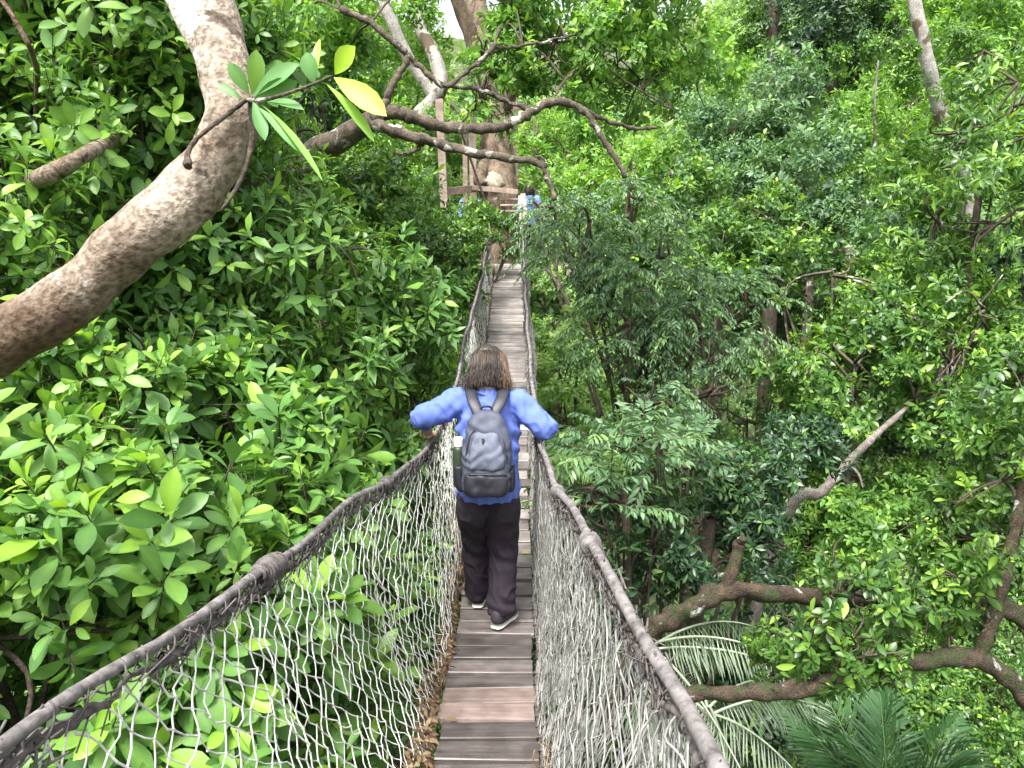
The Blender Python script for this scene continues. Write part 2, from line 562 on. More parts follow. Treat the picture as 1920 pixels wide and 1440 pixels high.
def whorls(mb, pos, ax, k, L, ratio, tpl, young=0.25, tl=0.45, droop=.25, low=25, high=95, stem=None, updir=0.5, tvar=.16, tbase=.36, fold=.28):
    n = len(pos)
    if n == 0:
        return
    j = np.tile(np.arange(k), n)
    A = np.repeat(nrm(ax), k, 0)
    B = np.repeat(pos, k, 0)
    h = np.where(np.abs(A[:, 2:3]) < .9, np.array([[0, 0, 1.0]]), np.array([[1.0, 0, 0]]))
    u = nrm(np.cross(A, h))
    w = np.cross(A, u)
    ph = np.repeat(rng.random(n) * 6.28, k) + j * 2.39996 + rng.normal(0, .25, n * k)
    rad = u * np.cos(ph)[:, None] + w * np.sin(ph)[:, None]
    el = np.radians(low + (high - low) * (j / max(k - 1, 1)) + rng.normal(0, 17, n * k))
    d = A * np.cos(el)[:, None] + rad * np.sin(el)[:, None]
    d[:, 2] -= .35 * rng.random(n * k)
    up = A * np.sin(el)[:, None] - rad * np.cos(el)[:, None]
    up = up + np.array([0, 0, updir]) + rng.normal(0, .26, (n * k, 3))
    tw = np.repeat(L * tl * (0.7 + .6 * rng.random(n)), k)
    pb = B - A * (tw * j / k * 2)[:, None] + rad * (L * 0.06)
    big = np.repeat(.55 + .75 * rng.random(n) ** 1.2, k)
    Ln = L * big * (0.72 + .28 * np.minimum(j, 2) / 2 + rng.normal(0, .16, n * k)).clip(.3, 1.5)
    yt = np.repeat((rng.random(n) < young), k)
    tint = np.repeat(tbase + .15 * snoise(pos, 1.3, L * 30) + rng.normal(0, tvar, n), k) + rng.normal(0, .15, n * k)
    tint = np.where(yt & (j < 3), .72 + .28 * rng.random(n * k), tint)
    tint = np.where(rng.random(n * k) < .02, 1.0, tint).clip(0, 1)
    leaves(mb, pb, d, up, Ln, Ln * ratio * (.85 + .3 * rng.random(n * k)), tint, tpl, droop * (.3 + 1.4 * rng.random(n * k)), fold)
    if stem is not None:
        segs(stem, pos - nrm(ax) * (L * 2.4), pos, L * .022, 3)


def pinnate(mb, pos, ax, npair, Lf, L, ratio, tpl, droop=.8, tbase=.4, young=.06, stem=None, hang=.35):
    """feathery compound leaves: a drooping rachis with paired leaflets"""
    n = len(pos)
    if n == 0:
        return
    A = nrm(ax)
    A = nrm(A * np.array([1, 1, .35]) + np.array([0, 0, .15]))
    s = nrm(np.cross(A, np.tile([0, 0, 1.0], (n, 1)) + rng.normal(0, .15, (n, 3))))
    nn = np.cross(s, A)
    t = np.linspace(.15, 1, npair)
    lf = (Lf * (.7 + .6 * rng.random(n)))[:, None]
    base_t = (tbase + rng.normal(0, .14, n))
    yg = rng.random(n) < young
    prev = pos
    for tt in t:
        q = pos + A * lf * tt - np.array([0, 0, 1.0]) * (droop * lf * tt * tt * .6)
        tg = nrm(A - np.array([0, 0, 1.0]) * droop * 1.2 * tt)
        if stem is not None:
            segs(stem, prev, q, L * .03, 3)
        prev = q
        for sd in (-1, 1):
            d = s * sd * (.85 + rng.normal(0, .2, (n, 1))) + tg * .75 - np.array([0, 0, hang]) + rng.normal(0, .22, (n, 3))
            up = nn + s * -sd * .25 + rng.normal(0, .3, (n, 3))
            ll = L * (.65 + .35 * math.sin(math.pi * min(1, tt * .9 + .1))) * (.85 + .3 * rng.random(n))
            ti = np.where(yg, .8, base_t) + rng.normal(0, .07, n)
            leaves(mb, q, d, up, ll, ll * ratio, ti.clip(0, 1), tpl, .25)


def limb_tree(mb, base, top, r0, centers, radii, rl=.25, sides=9, lump=.08, sub=6, rsub=.012):
    """trunk, limbs to each lobe and thinner boughs inside the lobe"""
    base, top = np.asarray(base, float), np.asarray(top, float)
    mid = (base + top) / 2 + np.array([rng.normal(0, .25), rng.normal(0, .25), 0])
    path = smooth_path([base - [0, 0, .4], base + (mid - base) * .15, mid, top], 7)
    rr = np.linspace(1.25, .72, len(path)) * r0
    rr[:2] *= 1.35
    tube(mb, path, rr, sides, lump=lump)
    for c, r in zip(centers, radii):
        st = path[int(len(path) * rng.uniform(.6, .97)) - 1]
        m = (st + c) / 2 + np.array([rng.normal(0, .12), rng.normal(0, .12), .15]) * r
        q = smooth_path([st, m, c, c + (c - st) * .04 + [0, 0, r * .15]], 6)
        tube(mb, q, np.linspace(rl * r0, .012, len(q)), 6, lump=lump)
        for _ in range(sub):
            dv = nrm(rng.normal(size=3) + [0, 0, .3])
            a = q[int(rng.integers(len(q) // 2, len(q)))]
            e = c + dv * r * .7
            if in_corridor(e[None], .1)[0]: continue
            w = smooth_path([a, (a + e) / 2 + rng.normal(0, .1, 3) * r, e], 4)
            tube(mb, w, np.linspace(rsub * 1.3, rsub * .4, len(w)), 4)


def tree(name, label, lobes, mat, L, ratio=.42, tpl='B', k=9, cover=1.5, bark=BARK_GREY, r0=.14, mode='whorl', base=None, group=None,
         young=.2, cat='tree', tbase=.36, gap=-.45, inner=.5, droop=.25, stems=False, top=None, lean=.45, skip_corridor=False, sub=6,
         Lf=.5, npair=9, limbs=True, updir=.5, f=1.6, hang=.35, high=95, tvar=.16):
    C = PP(lobes)
    Rr = np.array([l[3] for l in lobes])
    w = Rr ** 2
    cen = (C * w[:, None]).sum(0) / w.sum()
    if top is None:
        top = cen - [0, 0, .3 * Rr.mean()]
    if base is None:
        base = np.array([cen[0] + rng.normal(0, .3), cen[1] + .6 + rng.normal(0, .3), 0])
    base = np.array([base[0], base[1], float(zground(base[0], base[1]))])
    root = thing(name, label, cat, base, group)
    mb, st = MB(), MB()
    for i, (c, r) in enumerate(zip(C, Rr)):
        foot = math.pi * (L * .95) ** 2 if mode == 'whorl' else Lf * L * 1.6
        n = int(cover * 4 * math.pi * r * r / foot)
        p, d = sample_lobe(c, r, n, inner, seed=i * 2.3 + L * 50, gap=gap, f=f)
        kp = np.ones(len(p), bool) if skip_corridor else ~in_corridor(p, .02)
        p, d = p[kp], d[kp]
        ax = d * .8 + np.array([0, 0, lean]) + rng.normal(0, .35, p.shape)
        if mode == 'whorl':
            whorls(mb, p, ax, k, L, ratio, tpl, young, droop=droop, stem=st if stems else None, tbase=tbase, updir=updir, high=high, tvar=tvar)
        else:
            pinnate(mb, p, ax, npair, Lf, L, ratio, tpl, droop=droop, tbase=tbase, young=young, stem=st if stems else None, hang=hang)
    mb.build('crown', mat, root)
    if limbs:
        limb_tree(st, base, top, r0, C, Rr, sub=sub, rsub=min(.02, .008 + .0012 * lobes[0][2]))
    if st.n:
        st.build('trunk', bark, root)
    return root

# ================================================================== rope bridge
M_PLANK = wood_mat('weathered_plank', (0.058, 0.048, 0.047), (0.18, 0.155, 0.15), 0.42)
M_PLANK_NEW = wood_mat('newer_plank', (0.19, 0.135, 0.12), (0.33, 0.26, 0.235), 0.6)
M_PLANK_SHEEN = wood_mat('sky_sheen_plank', (0.13, 0.115, 0.11), (0.34, 0.31, 0.295), 0.45)  # lighter plank copy: grazing sky sheen of the far deck put into the colour
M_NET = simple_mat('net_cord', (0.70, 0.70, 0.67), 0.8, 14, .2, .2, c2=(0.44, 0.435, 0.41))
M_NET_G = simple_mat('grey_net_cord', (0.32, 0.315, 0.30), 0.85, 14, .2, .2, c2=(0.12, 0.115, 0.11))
M_ROPE = simple_mat('handrail_rope', (0.18, 0.165, 0.165), 0.85, 26, .3, 1.0, c2=(0.06, 0.052, 0.05))
M_LASH = simple_mat('lashing_cord', (0.115, 0.10, 0.097), 0.85, 30, .35, .4, c2=(0.03, 0.025, 0.024))
M_COIR = simple_mat('coir_fibre', (0.20, 0.13, 0.07), 0.9, 60, .4, .6, c2=(0.08, 0.05, 0.028))

bridge = thing('rope_bridge', 'narrow rope footbridge of grey planks between net sides', 'bridge', (-.1, -1.5, float(zdeck(-1.5))))
# planks ----------------------------------------------------------------
pitch = .166
ys = np.arange(-1.2, 14.75, pitch)
ys = ys[:98]
slope = np.arctan(np.gradient(zdeck(ys), ys))
plank_meshes = []
for v in range(5):
    mb = MB()
    box(mb, (0, 0, 0), (.47, .146, .03), bev=.005, jit=.0018)
    plank_meshes.append(mb.mesh('plank', (0, 0, 0), smooth=False))
    plank_meshes[-1].materials.append(M_PLANK)
sheen_meshes = []
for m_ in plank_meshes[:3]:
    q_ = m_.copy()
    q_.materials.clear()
    q_.materials.append(M_PLANK_SHEEN)
    sheen_meshes.append(q_)
mb = MB()
box(mb, (0, 0, 0), (.48, .15, .03), bev=.005, jit=.0015)
pm_new = mb.mesh('plank', (0, 0, 0), smooth=False)
pm_new.materials.append(M_PLANK_NEW)
newY = [3.33, 3.165]
new_idx = {int(np.argmin(np.abs(ys - y))) for y in newY}
off0 = ROOT[bridge]
for i, y in enumerate(ys):
    o = bpy.data.objects.new('plank', pm_new if i in new_idx else (sheen_meshes[i % 3] if y > 7 or (y > 5 and i % 2) else plank_meshes[i % 5]))  # far planks take the copy with the painted sky sheen
    COL.objects.link(o)
    o.parent = bridge
    xr = float(deckR(y))
    cx = (DECKL + xr) / 2 + rng.normal(0, .008)
    o.location = (cx - off0[0], y + rng.normal(0, .006) - off0[1], float(zdeck(y)) - .016 + rng.normal(0, .002) - off0[2])
    o.scale = ((xr - DECKL) / .455, .9 + .12 * rng.random(), 1)
    o.rotation_euler = (float(slope[i]) + rng.normal(0, .012), rng.normal(0, .012), rng.normal(0, .018))
    if i in new_idx:
        o['label'] = 'paler pinkish newer plank'

YR = np.arange(-1.4, 14.75, .05)


def rail_pts(side, Y):
    Y = np.asarray(Y, float)
    x = railL(Y) if side < 0 else railR(Y)
    z = zdeck(Y) + railH(Y)
    z = z + .012 * np.sin(Y * 3.1 + side) + .008 * np.sin(Y * 7.3)
    x = x + .006 * np.sin(Y * 4.7 + side * 2)
    return np.stack([x, Y, z], -1)


def edge_pts(side, Y):
    Y = np.asarray(Y, float)
    x = DECKL - .035 if side < 0 else deckR(Y) + .03
    return np.stack([x + .01 * np.sin(Y * 5.3), Y, zdeck(Y) - .01 + .01 * np.sin(Y * 9.1 + side)], -1)


for side in (-1, 1):
    # handrail rope with its lashing
    mb = MB()
    pr = rail_pts(side, YR)
    tube(mb, pr, .0122 if side < 0 else .0148, 10, lump=.10, lumpf=38)
    hr = mb.build('handrail_rope', M_ROPE, bridge)
    mb = MB()
    tt = np.arange(-1.4, 14.7, .006)
    pc = rail_pts(side, tt)
    # spiral lashing + the sagging net head-cord under the rail
    ph = tt * 52 + 3 * np.sin(tt * 2.1)
    rr = .0165 + .004 * np.sin(tt * 17)
    hx = np.stack([np.cos(ph) * rr, 0 * ph, np.sin(ph) * rr], -1)
    bands = [(q0, q0 + rng.uniform(.05, .16)) for q0 in np.arange(-1.2, 14, .42) + rng.normal(0, .08, len(np.arange(-1.2, 14, .42)))]
    for q0, q1 in bands:
        mk = (tt > q0) & (tt < q1)
        if mk.sum() > 3:
            ph_ = tt[mk] * 420
            tube(mb, pc[mk] + np.stack([np.cos(ph_), 0 * ph_, np.sin(ph_)], -1) * (.0145 if side < 0 else .017) + [0, 0, -.002], .0034, 4)
    head = pc + np.stack([.008 * np.sin(tt * 23 + side), 0 * tt, -.036 - .014 * np.abs(np.sin(tt * 9.7 + side)) - .006 * np.sin(tt * 41)], -1)
    tube(mb, head, .0085 + .003 * np.sin(tt * 13), 6, lump=.25, lumpf=40)
    ph2 = tt * 62 + 4 * np.sin(tt * 3.7)
    hx2 = np.stack([np.cos(ph2) * .017, .012 * np.sin(tt * 31), -.017 + np.sin(ph2) * .027], -1)
    tube(mb, pc + hx2, .0026, 4)
    # frayed tufts
    n = 900
    yy = rng.uniform(-1, 14.5, n)
    a = rail_pts(side, yy) + np.stack([rng.normal(0, .012, n), 0 * yy, -.03 + rng.normal(0, .02, n)], -1)
    b_ = a + np.stack([rng.normal(0, .02, n), rng.normal(0, .03, n), rng.normal(-.03, .03, n)], -1)
    segs(mb, a, b_, .0018, 3)
    n = 5200
    yy = rng.uniform(-1, 14.5, n)
    yy = yy[np.sin(yy * 4.1 + side) + .6 * np.sin(yy * 9.3) > -.5]
    n = len(yy)
    a = rail_pts(side, yy) + np.stack([rng.normal(0, .011, n), 0 * yy, -.036 + rng.normal(0, .017, n)], -1)
    segs(mb, a, a + np.stack([rng.normal(0, .008, n), rng.normal(0, .05, n), rng.normal(0, .010, n)], -1), .0026, 4)
    mb.build('lashing', M_LASH, hr)
    # bundles of knots
    kn = [(500, 1043, 2.17, .040), (725, 903, 3.43, .026)] if side < 0 else [(1112, 1022, 2.42, .034), (1040, 893, 3.3, .024)]
    for (px, py, d, rk) in kn:
        yk = P(px, py, d)[1]
        mb = MB()
        c = rail_pts(side, yk)
        t_ = np.linspace(-1, 1, 260)
        yk_ = yk + t_ * rk * 1.7
        pk = rail_pts(side, yk_)
        rad_ = .013 + rk * .42 * np.sqrt(np.maximum(0, 1 - t_ ** 2)) + .003 * np.sin(t_ * 23)
        ang = t_ * 70 + 2 * np.sin(t_ * 5)
        for sh in (0, 2.1, 4.2):
            tube(mb, pk + np.stack([np.cos(ang + sh) * rad_, .012 * np.sin(ang * .37 + sh), np.sin(ang + sh) * rad_ - .2 * rk], -1), .0058, 6, lump=.2, lumpf=50)
        for q in range(16):
            s0 = pk[int(rng.integers(60, 200))] - [0, 0, rk * .5]
            tube(mb, smooth_path([s0, s0 + rng.normal(0, .4, 3) * rk - [0, 0, rk * .5], s0 + rng.normal(0, .7, 3) * rk - [0, 0, rk * 1.4]], 4), .0035, 4)
        mb.build('knot', M_LASH if side < 0 else M_ROPE, hr)
    # cables and cord at the deck edge
    mb = MB()
    pe = edge_pts(side, YR)
    tube(mb, pe, .014, 8, lump=.15, lumpf=25)
    ph = tt * 60
    pe2 = edge_pts(side, tt)
    tube(mb, pe2 + np.stack([np.cos(ph) * .02, 0 * ph, np.sin(ph) * .02], -1), .004, 4)
    tube(mb, edge_pts(side, YR) - [0, 0, .055], .010, 6)
    mb.build('edge_cable', M_COIR if side < 0 else M_LASH, bridge)


def net(side, du, rows, rad, seed, dense=0.0, ymax=14.5, y0=-1.3, out=0.0):
    """knotted cord mesh hung between handrail and deck edge; nodes on a diamond grid"""
    r = np.random.default_rng(seed)
    ncol = int((ymax - y0) / du)
    I, J = np.meshgrid(np.arange(ncol), np.arange(rows + 1), indexing='ij')
    v = J / rows
    u = y0 + (I + .5 * (J % 2)) * du
    # the cord sheet wanders: gathers and slack folds along the span
    g = .09 * np.sin(u * 2.3 + seed) + .05 * np.sin(u * 5.1 + seed * 2) + .02 * np.sin(u * 11 + v * 3)
    u2 = u + g * np.sin(math.pi * v) * (1 + dense) + .10 * (v - .5) * np.sin(u * 1.7 + seed)
    u2 = u2 + r.normal(0, .0035, u.shape)
    a, b = rail_pts(side, u2), edge_pts(side, u2)
    a = a - np.array([0, 0, .045])
    vv = np.clip(v + r.normal(0, .006, v.shape) * (np.abs(v - .5) < .49), 0, 1)
    p = a + (b - a) * vv[..., None]
    bulge = (.05 + .03 * np.sin(u * 1.9 + seed) + out) * np.sin(math.pi * np.clip(v, 0, 1) ** .8)
    p[..., 0] += side * bulge + r.normal(0, .006, u.shape)
    segA, segB = [], []
    for j in range(rows):
        pairs = [(p[:, j], p[:, j + 1]), ((p[1:, j], p[:-1, j + 1]) if j % 2 == 0 else (p[:-1, j], p[1:, j + 1]))]
        for x, y in pairs:
            segA.append(x)
            segB.append(y)
    A, B = np.concatenate(segA), np.concatenate(segB)
    keep = r.random(len(A)) > .025
    A, B = A[keep], B[keep]
    md = (A + B) / 2 + r.normal(0, .0035, A.shape) + np.stack([0 * A[:, 0], r.normal(0, .004, len(A)), -.003 + 0 * A[:, 0]], -1)
    mb = MB()
    rr = rad * (.75 + .5 * r.random(len(A)))
    segs(mb, A, md, rr, 4)
    segs(mb, md, B, rr, 4)
    # knots
    q = p.reshape(-1, 3)
    dz = np.array([0, .2, 1.0]) * rad * 1.6
    segs(mb, q - dz, q + dz, rad * 1.75, 4)
    return mb, p


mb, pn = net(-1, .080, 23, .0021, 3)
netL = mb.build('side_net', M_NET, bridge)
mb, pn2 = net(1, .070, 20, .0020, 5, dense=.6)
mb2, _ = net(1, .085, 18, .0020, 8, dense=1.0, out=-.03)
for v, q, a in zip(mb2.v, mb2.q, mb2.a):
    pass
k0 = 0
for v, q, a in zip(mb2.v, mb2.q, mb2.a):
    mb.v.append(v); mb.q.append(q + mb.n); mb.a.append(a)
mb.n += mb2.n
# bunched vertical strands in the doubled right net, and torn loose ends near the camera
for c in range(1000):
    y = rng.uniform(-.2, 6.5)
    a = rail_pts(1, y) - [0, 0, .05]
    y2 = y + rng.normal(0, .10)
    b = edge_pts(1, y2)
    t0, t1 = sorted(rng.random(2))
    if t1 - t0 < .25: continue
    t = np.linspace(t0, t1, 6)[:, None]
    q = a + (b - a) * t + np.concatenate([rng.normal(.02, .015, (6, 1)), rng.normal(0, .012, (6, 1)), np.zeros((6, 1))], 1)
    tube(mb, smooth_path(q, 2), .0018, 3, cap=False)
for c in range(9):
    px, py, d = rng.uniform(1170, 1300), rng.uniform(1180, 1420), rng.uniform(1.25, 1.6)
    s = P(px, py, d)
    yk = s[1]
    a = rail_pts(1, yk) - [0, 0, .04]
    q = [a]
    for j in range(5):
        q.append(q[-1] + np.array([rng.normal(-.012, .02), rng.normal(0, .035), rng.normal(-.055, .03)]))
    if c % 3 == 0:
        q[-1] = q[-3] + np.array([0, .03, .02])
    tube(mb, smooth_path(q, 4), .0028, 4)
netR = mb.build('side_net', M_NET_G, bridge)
netR['label'] = 'doubled and torn grey side net'

# coir wad tied at the deck edge
mb = MB()
c0 = edge_pts(1, 2.62) + [.03, 0, -.02]
for q in range(90):
    s = c0 + rng.normal(0, 1, 3) * [.022, .07, .035]
    e = s + rng.normal(0, 1, 3) * [.03, .05, .06]
    tube(mb, smooth_path([s, (s + e) / 2 + rng.normal(0, .02, 3), e], 3), .0035, 4)
box(mb, c0, (.05, .16, .07), bev=.02, jit=.006)
mb.build('coir_wad', M_COIR, bridge)

# dead leaves and twigs caught at the foot of the left net
mb = MB()
n = 1500
yy = rng.uniform(.8, 6.0, n) ** 1.0
e = edge_pts(-1, yy)
hh = np.abs(rng.normal(0, .10, n)) * (.4 + .6 * (np.sin(yy * 2.7) > 0))
p = e + np.stack([-.01 - .30 * hh * rng.random(n) + rng.normal(0, .02, n), 0 * yy, .005 + hh * .55], -1)
leaves(mb, p, rng.normal(size=(n, 3)) * [1, 1, .6], rng.normal(size=(n, 3)) * .5 + [0, 0, 1], .045, .018, rng.random(n), 'B', .5)
a = p[:500] + rng.normal(0, .02, (500, 3))
segs(mb, a, a + rng.normal(0, .04, (500, 3)) * [.6, 1.4, .8], .0016, 3)
lit = mb.build('dry_leaf_litter', LM['dry'])
tag(lit, 'brown dead leaves and twigs caught along the foot of the left net', 'leaf litter', kind='stuff')
# a few fallen leaves on the planks
for (px, py, d, lab, ti) in [(985, 985, 5.3, 'small yellow fallen leaf on the planks right of the walker', 1.0), (845, 1338, 3.35, 'curled brown dead leaf at the left edge of the planks', .6)]:
    mb = MB()
    q = P(px, py, d)
    q[2] = zdeck(q[1]) + .012
    leaves(mb, q[None] - [[.03, 0, 0]], np.array([[1, .3, .1]]), np.array([[0, 0, 1.0]]), .06, .03, np.array([ti]), 'A', .3)
    tag(mb.build('fallen_leaf', LM['broad' if ti == 1 else 'dry']), lab, 'leaf')

# ================================================================== people
M_SKIN = simple_mat('skin', (0.42, 0.25, 0.17), 0.5, 80, .08, .05)
M_SHIRT = simple_mat('blue_shirt', (0.105, 0.155, 0.46), 0.9, 300, .10, .25, spec=.15)
M_SHIRT2 = simple_mat('pale_blue_shirt', (0.20, 0.30, 0.70), 0.85, 300, .1, .2, spec=.2)
M_TROUSER = simple_mat('plum_trousers', (0.030, 0.023, 0.033), 0.85, 220, .2, .2, spec=.2)
M_HAIR = simple_mat('brown_hair', (0.030, 0.020, 0.014), 0.42, 40, .35, .3, c2=(0.010, 0.008, 0.007), stretch=(1, 1, .12))
M_HAIR_L = simple_mat('light_brown_hair', (0.115, 0.07, 0.037), 0.45, 40, .35, .3, c2=(0.035, 0.022, 0.013), stretch=(1, 1, .12))
M_SHOE = simple_mat('dark_shoe', (0.035, 0.03, 0.04), 0.7, 120, .2, .2)
M_SOLE = simple_mat('white_sole', (0.72, 0.70, 0.66), 0.6, 60, .1, .1)


def remesh(mb, voxel, smooth=6, fac=.5):
    me = mb.mesh('tmp')
    o = bpy.data.objects.new('tmp', me)
    COL.objects.link(o)
    m = o.modifiers.new('r', 'REMESH')
    m.mode = 'VOXEL'
    m.voxel_size = voxel
    s = o.modifiers.new('s', 'SMOOTH')
    s.factor = fac
    s.iterations = smooth
    dg = bpy.context.evaluated_depsgraph_get()
    out = bpy.data.meshes.new_from_object(o.evaluated_get(dg), depsgraph=dg)
    bpy.data.objects.remove(o)
    bpy.data.meshes.remove(me)
    n = len(out.polygons)
    out.polygons.foreach_set('use_smooth', np.ones(n, bool))
    return out


def displace(me, fn):
    n = len(me.vertices)
    co = np.empty(n * 3, np.float32)
    no = np.empty(n * 3, np.float32)
    me.vertices.foreach_get('co', co)
    me.vertices.foreach_get('normal', no)
    co, no = co.reshape(-1, 3), no.reshape(-1, 3)
    d = np.array([fn(Vector(c)) for c in co])
    me.vertices.foreach_set('co', (co + no * d[:, None]).astype(np.float32).ravel())
    me.update()


def put(name, me, mat, parent):
    o = bpy.data.objects.new(name, me)
    COL.objects.link(o)
    o.parent = parent
    me.materials.clear()
    me.materials.append(mat)
    ROOT[o] = np.zeros(3)
    return o


def loft(mb, pts, rx, ry, n=6, sides=20, ref=(1, 0, 0)):
    k = len(pts)
    al = smooth_path(np.c_[np.asarray(pts, float), np.broadcast_to(rx, (k,)), np.broadcast_to(ry, (k,))], n)
    tube(mb, al[:, :3], np.abs(al[:, 3]), sides, flat=np.abs(al[:, 4]), ref=ref)


def local(mb, name, mat, parent):
    """a mesh given in its thing's own coordinates"""
    me = mb.mesh(name)
    return put(name, me, mat, parent)


def hand(mb, wrist, knuck, side, curl=1.0, down=(0, 0, -1)):
    """palm, four curled fingers and a thumb; from wrist to knuckle line, curling towards 'down'"""
    wrist, knuck = np.asarray(wrist, float), np.asarray(knuck, float)
    f = nrm(knuck - wrist)
    dn = np.asarray(down, float)
    dn = nrm(dn - f * (f @ dn))
    s = np.cross(f, dn) * side
    loft(mb, [wrist - f * .03, wrist, (wrist + knuck) / 2, knuck], [.026, .027, .041, .040], [.020, .018, .015, .012], ref=s, sides=12)
    for i, (o, ln) in enumerate([(-.030, .068), (-.010, .078), (.010, .074), (.029, .058)]):
        b = knuck + s * o
        a1, a2, a3 = .35 * curl, 1.2 * curl, 2.0 * curl
        p = [b - f * .012]
        q = b
        for a, fr in ((a1, .45), (a2, .32), (a3, .23)):
            q = q + (f * math.cos(a) + dn * math.sin(a)) * ln * fr
            p.append(q)
        loft(mb, [p[0], b] + p[1:], [.0095, .0095, .009, .0085, .0065], [.0095, .0095, .009, .0085, .0065], n=4, sides=8, ref=s)
    b = wrist + f * .03 - s * .030
    loft(mb, [b, b - s * .018 + f * .03 + dn * .012, b - s * .014 + f * .048 + dn * .035, b - s * .004 + f * .055 + dn * .055], [.013, .0115, .0105, .008], [.013, .0115, .0105, .008], n=4, sides=8, ref=f)


def person(name, label, loc, rotz, pose, shirt_mat, hairmat, lod=1.0):
    root = thing(name, label, 'person', loc)
    root.rotation_euler = (0, 0, rotz)
    J = pose
    # -------- body (one continuous skin surface)
    b = MB()
    hc = np.array(J['head'])
    fw = np.array(J['face'])
    hu = nrm(np.cross([1, 0, 0], fw))
    loft(b, [np.array(J['neck']) - [0, .01, .10], J['neck'], hc - hu * .07], [.075, .058, .055], [.06, .058, .06])
    loft(b, [hc - hu * .115 + fw * .035, hc - hu * .09 + fw * .03, hc - hu * .04 + fw * .01, hc + hu * .02, hc + hu * .07, hc + hu * .105, hc + hu * .118], [.02, .048, .066, .074, .070, .045, .01], [.02, .055, .082, .094, .088, .055, .01])
    loft(b, [hc + fw * .085 + hu * .015, hc + fw * .105 - hu * .018, hc + fw * .095 - hu * .03], [.008, .014, .012], [.008, .012, .01])
    for sx in (-1, 1):
        e = hc + np.array([sx * .074, 0, 0]) - hu * .012
        loft(b, [e - hu * .03, e + np.array([sx * .008, 0, 0]), e + hu * .03], [.005, .009, .006], [.012, .018, .013])
        e = hc + fw * .080 + np.array([sx * .031, 0, 0])
        loft(b, [e - fw * .008, e + fw * .004], [.012, .006], [.008, .004])
        loft(b, [hc + fw * .088 + np.array([sx * .018, 0, 0]) - hu * .053, hc + fw * .094 - hu * .05], [.006, .008], [.006, .008])
    loft(b, [J['hip'], J['chest'], np.array(J['neck']) - [0, .01, .05]], [.13, .13, .08], [.09, .09, .06])
    for k in (0, 1):
        sh, el, wr, kn = (np.array(J[x][k], float) for x in ('shoulder', 'elbow', 'wrist', 'knuckle'))
        loft(b, [np.array(J['chest']) + [0, 0, .05], sh, (sh + el) / 2, el, (el * .6 + wr * .4), wr], [.05, .052, .046, .040, .038, .026], [.05, .052, .046, .040, .036, .021])
        hand(b, wr, kn, J['handside'][k], down=J['curl'][k])
        hp, ke, an = (np.array(J[x][k], float) for x in ('hipj', 'knee', 'ankle'))
        loft(b, [np.array(J['hip']), hp, (hp + ke) / 2, ke, (ke * .65 + an * .35), an], [.09, .085, .07, .052, .05, .034], [.09, .085, .07, .052, .052, .036])
    put('body', remesh(b, .0048 if lod >= 1 else .012, 4), M_SKIN, root)
    # -------- shirt
    s = MB()
    ch, hp_, nk = np.array(J['chest']), np.array(J['hip']), np.array(J['neck'])
    hem = np.array(J['hem'])
    loft(s, [hem, hem + [0, .0, .06], (hem + ch) / 2, ch, ch + [0, .015, .09], nk - [0, .01, .035], nk], [.184, .180, .170, .180, .166, .088, .062], [.150, .146, .132, .128, .108, .075, .066], sides=28)
    for k in (0, 1):
        sh, el, cf = (np.array(J[x][k], float) for x in ('shoulder', 'elbow', 'cuff'))
        sx = np.sign(sh[0])
        loft(s, [ch + [sx * .05, .02, .06], sh, (sh * .5 + el * .5), el, (el + cf) / 2, cf], [.07, .084, .077, .070, .060, .052], [.07, .086, .078, .070, .060, .052], ref=(0, 0, 1))
    me = remesh(s, .008 if lod >= 1 else .016, 5)

    def wr_fn(p):
        q = Vector((p.x * 9, p.y * 9, p.z * 5))
        f1 = mnoise.noise(q + Vector((3, 1, 7)))
        # diagonal pull folds from the armpits
        dg = math.sin((p.z * .8 + abs(p.x) * 1.0) * 62 + 5 * mnoise.noise(p * 4))
        ra = math.exp(-((abs(p.x) - .17) / .07) ** 2) * math.exp(-((p.z - 1.2) / .13) ** 2)
        f2 = mnoise.noise(Vector((p.x * 24, p.y * 24, p.z * 14)))
        f3 = math.sin(p.x * 60 + p.z * 18 + 6 * mnoise.noise(p * 5)) * math.exp(-((abs(p.x) - .28) / .12) ** 2)
        f4 = 1 - abs(mnoise.noise(Vector((p.x * 16 + p.z * 10, p.y * 9, p.z * 7 - p.x * 6)))) * 2
        return .010 * f1 + .007 * f2 + .009 * f4 * f4 - .005 + .011 * dg * ra + .004 * f3
    displace(me, wr_fn)
    so = put('shirt', me, shirt_mat, root)
    # collar
    c = MB()
    th = np.linspace(0, 2 * math.pi, 25)
    cq = nk + np.stack([.068 * np.cos(th), .070 * np.sin(th), .004 * np.sin(th * 2) + .010 * np.sin(th)], -1)
    tube(c, cq, .010, 8, flat=.016, ref=(0, 0, 1))
    local(c, 'collar', shirt_mat, so)
    # -------- trousers
    t = MB()
    loft(t, [hp_ + [0, 0, .12], hp_ + [0, 0, .04], hp_ - [0, 0, .05]], [.165, .170, .161], [.125, .135, .13], sides=24)
    for k in (0, 1):
        hj, ke, an = (np.array(J[x][k], float) for x in ('hipj', 'knee', 'ankle'))
        he = an + np.array([0, 0, -.015])
        loft(t, [hj + [0, 0, .06], hj - [0, 0, .06], (hj + ke) / 2, ke, (ke + he) / 2, he * .9 + ke * .1, he], [.085, .104, .097, .086, .085, .088, .084], [.115, .13, .112, .092, .092, .096, .094], sides=20)
    me = remesh(t, .008 if lod >= 1 else .016, 4)

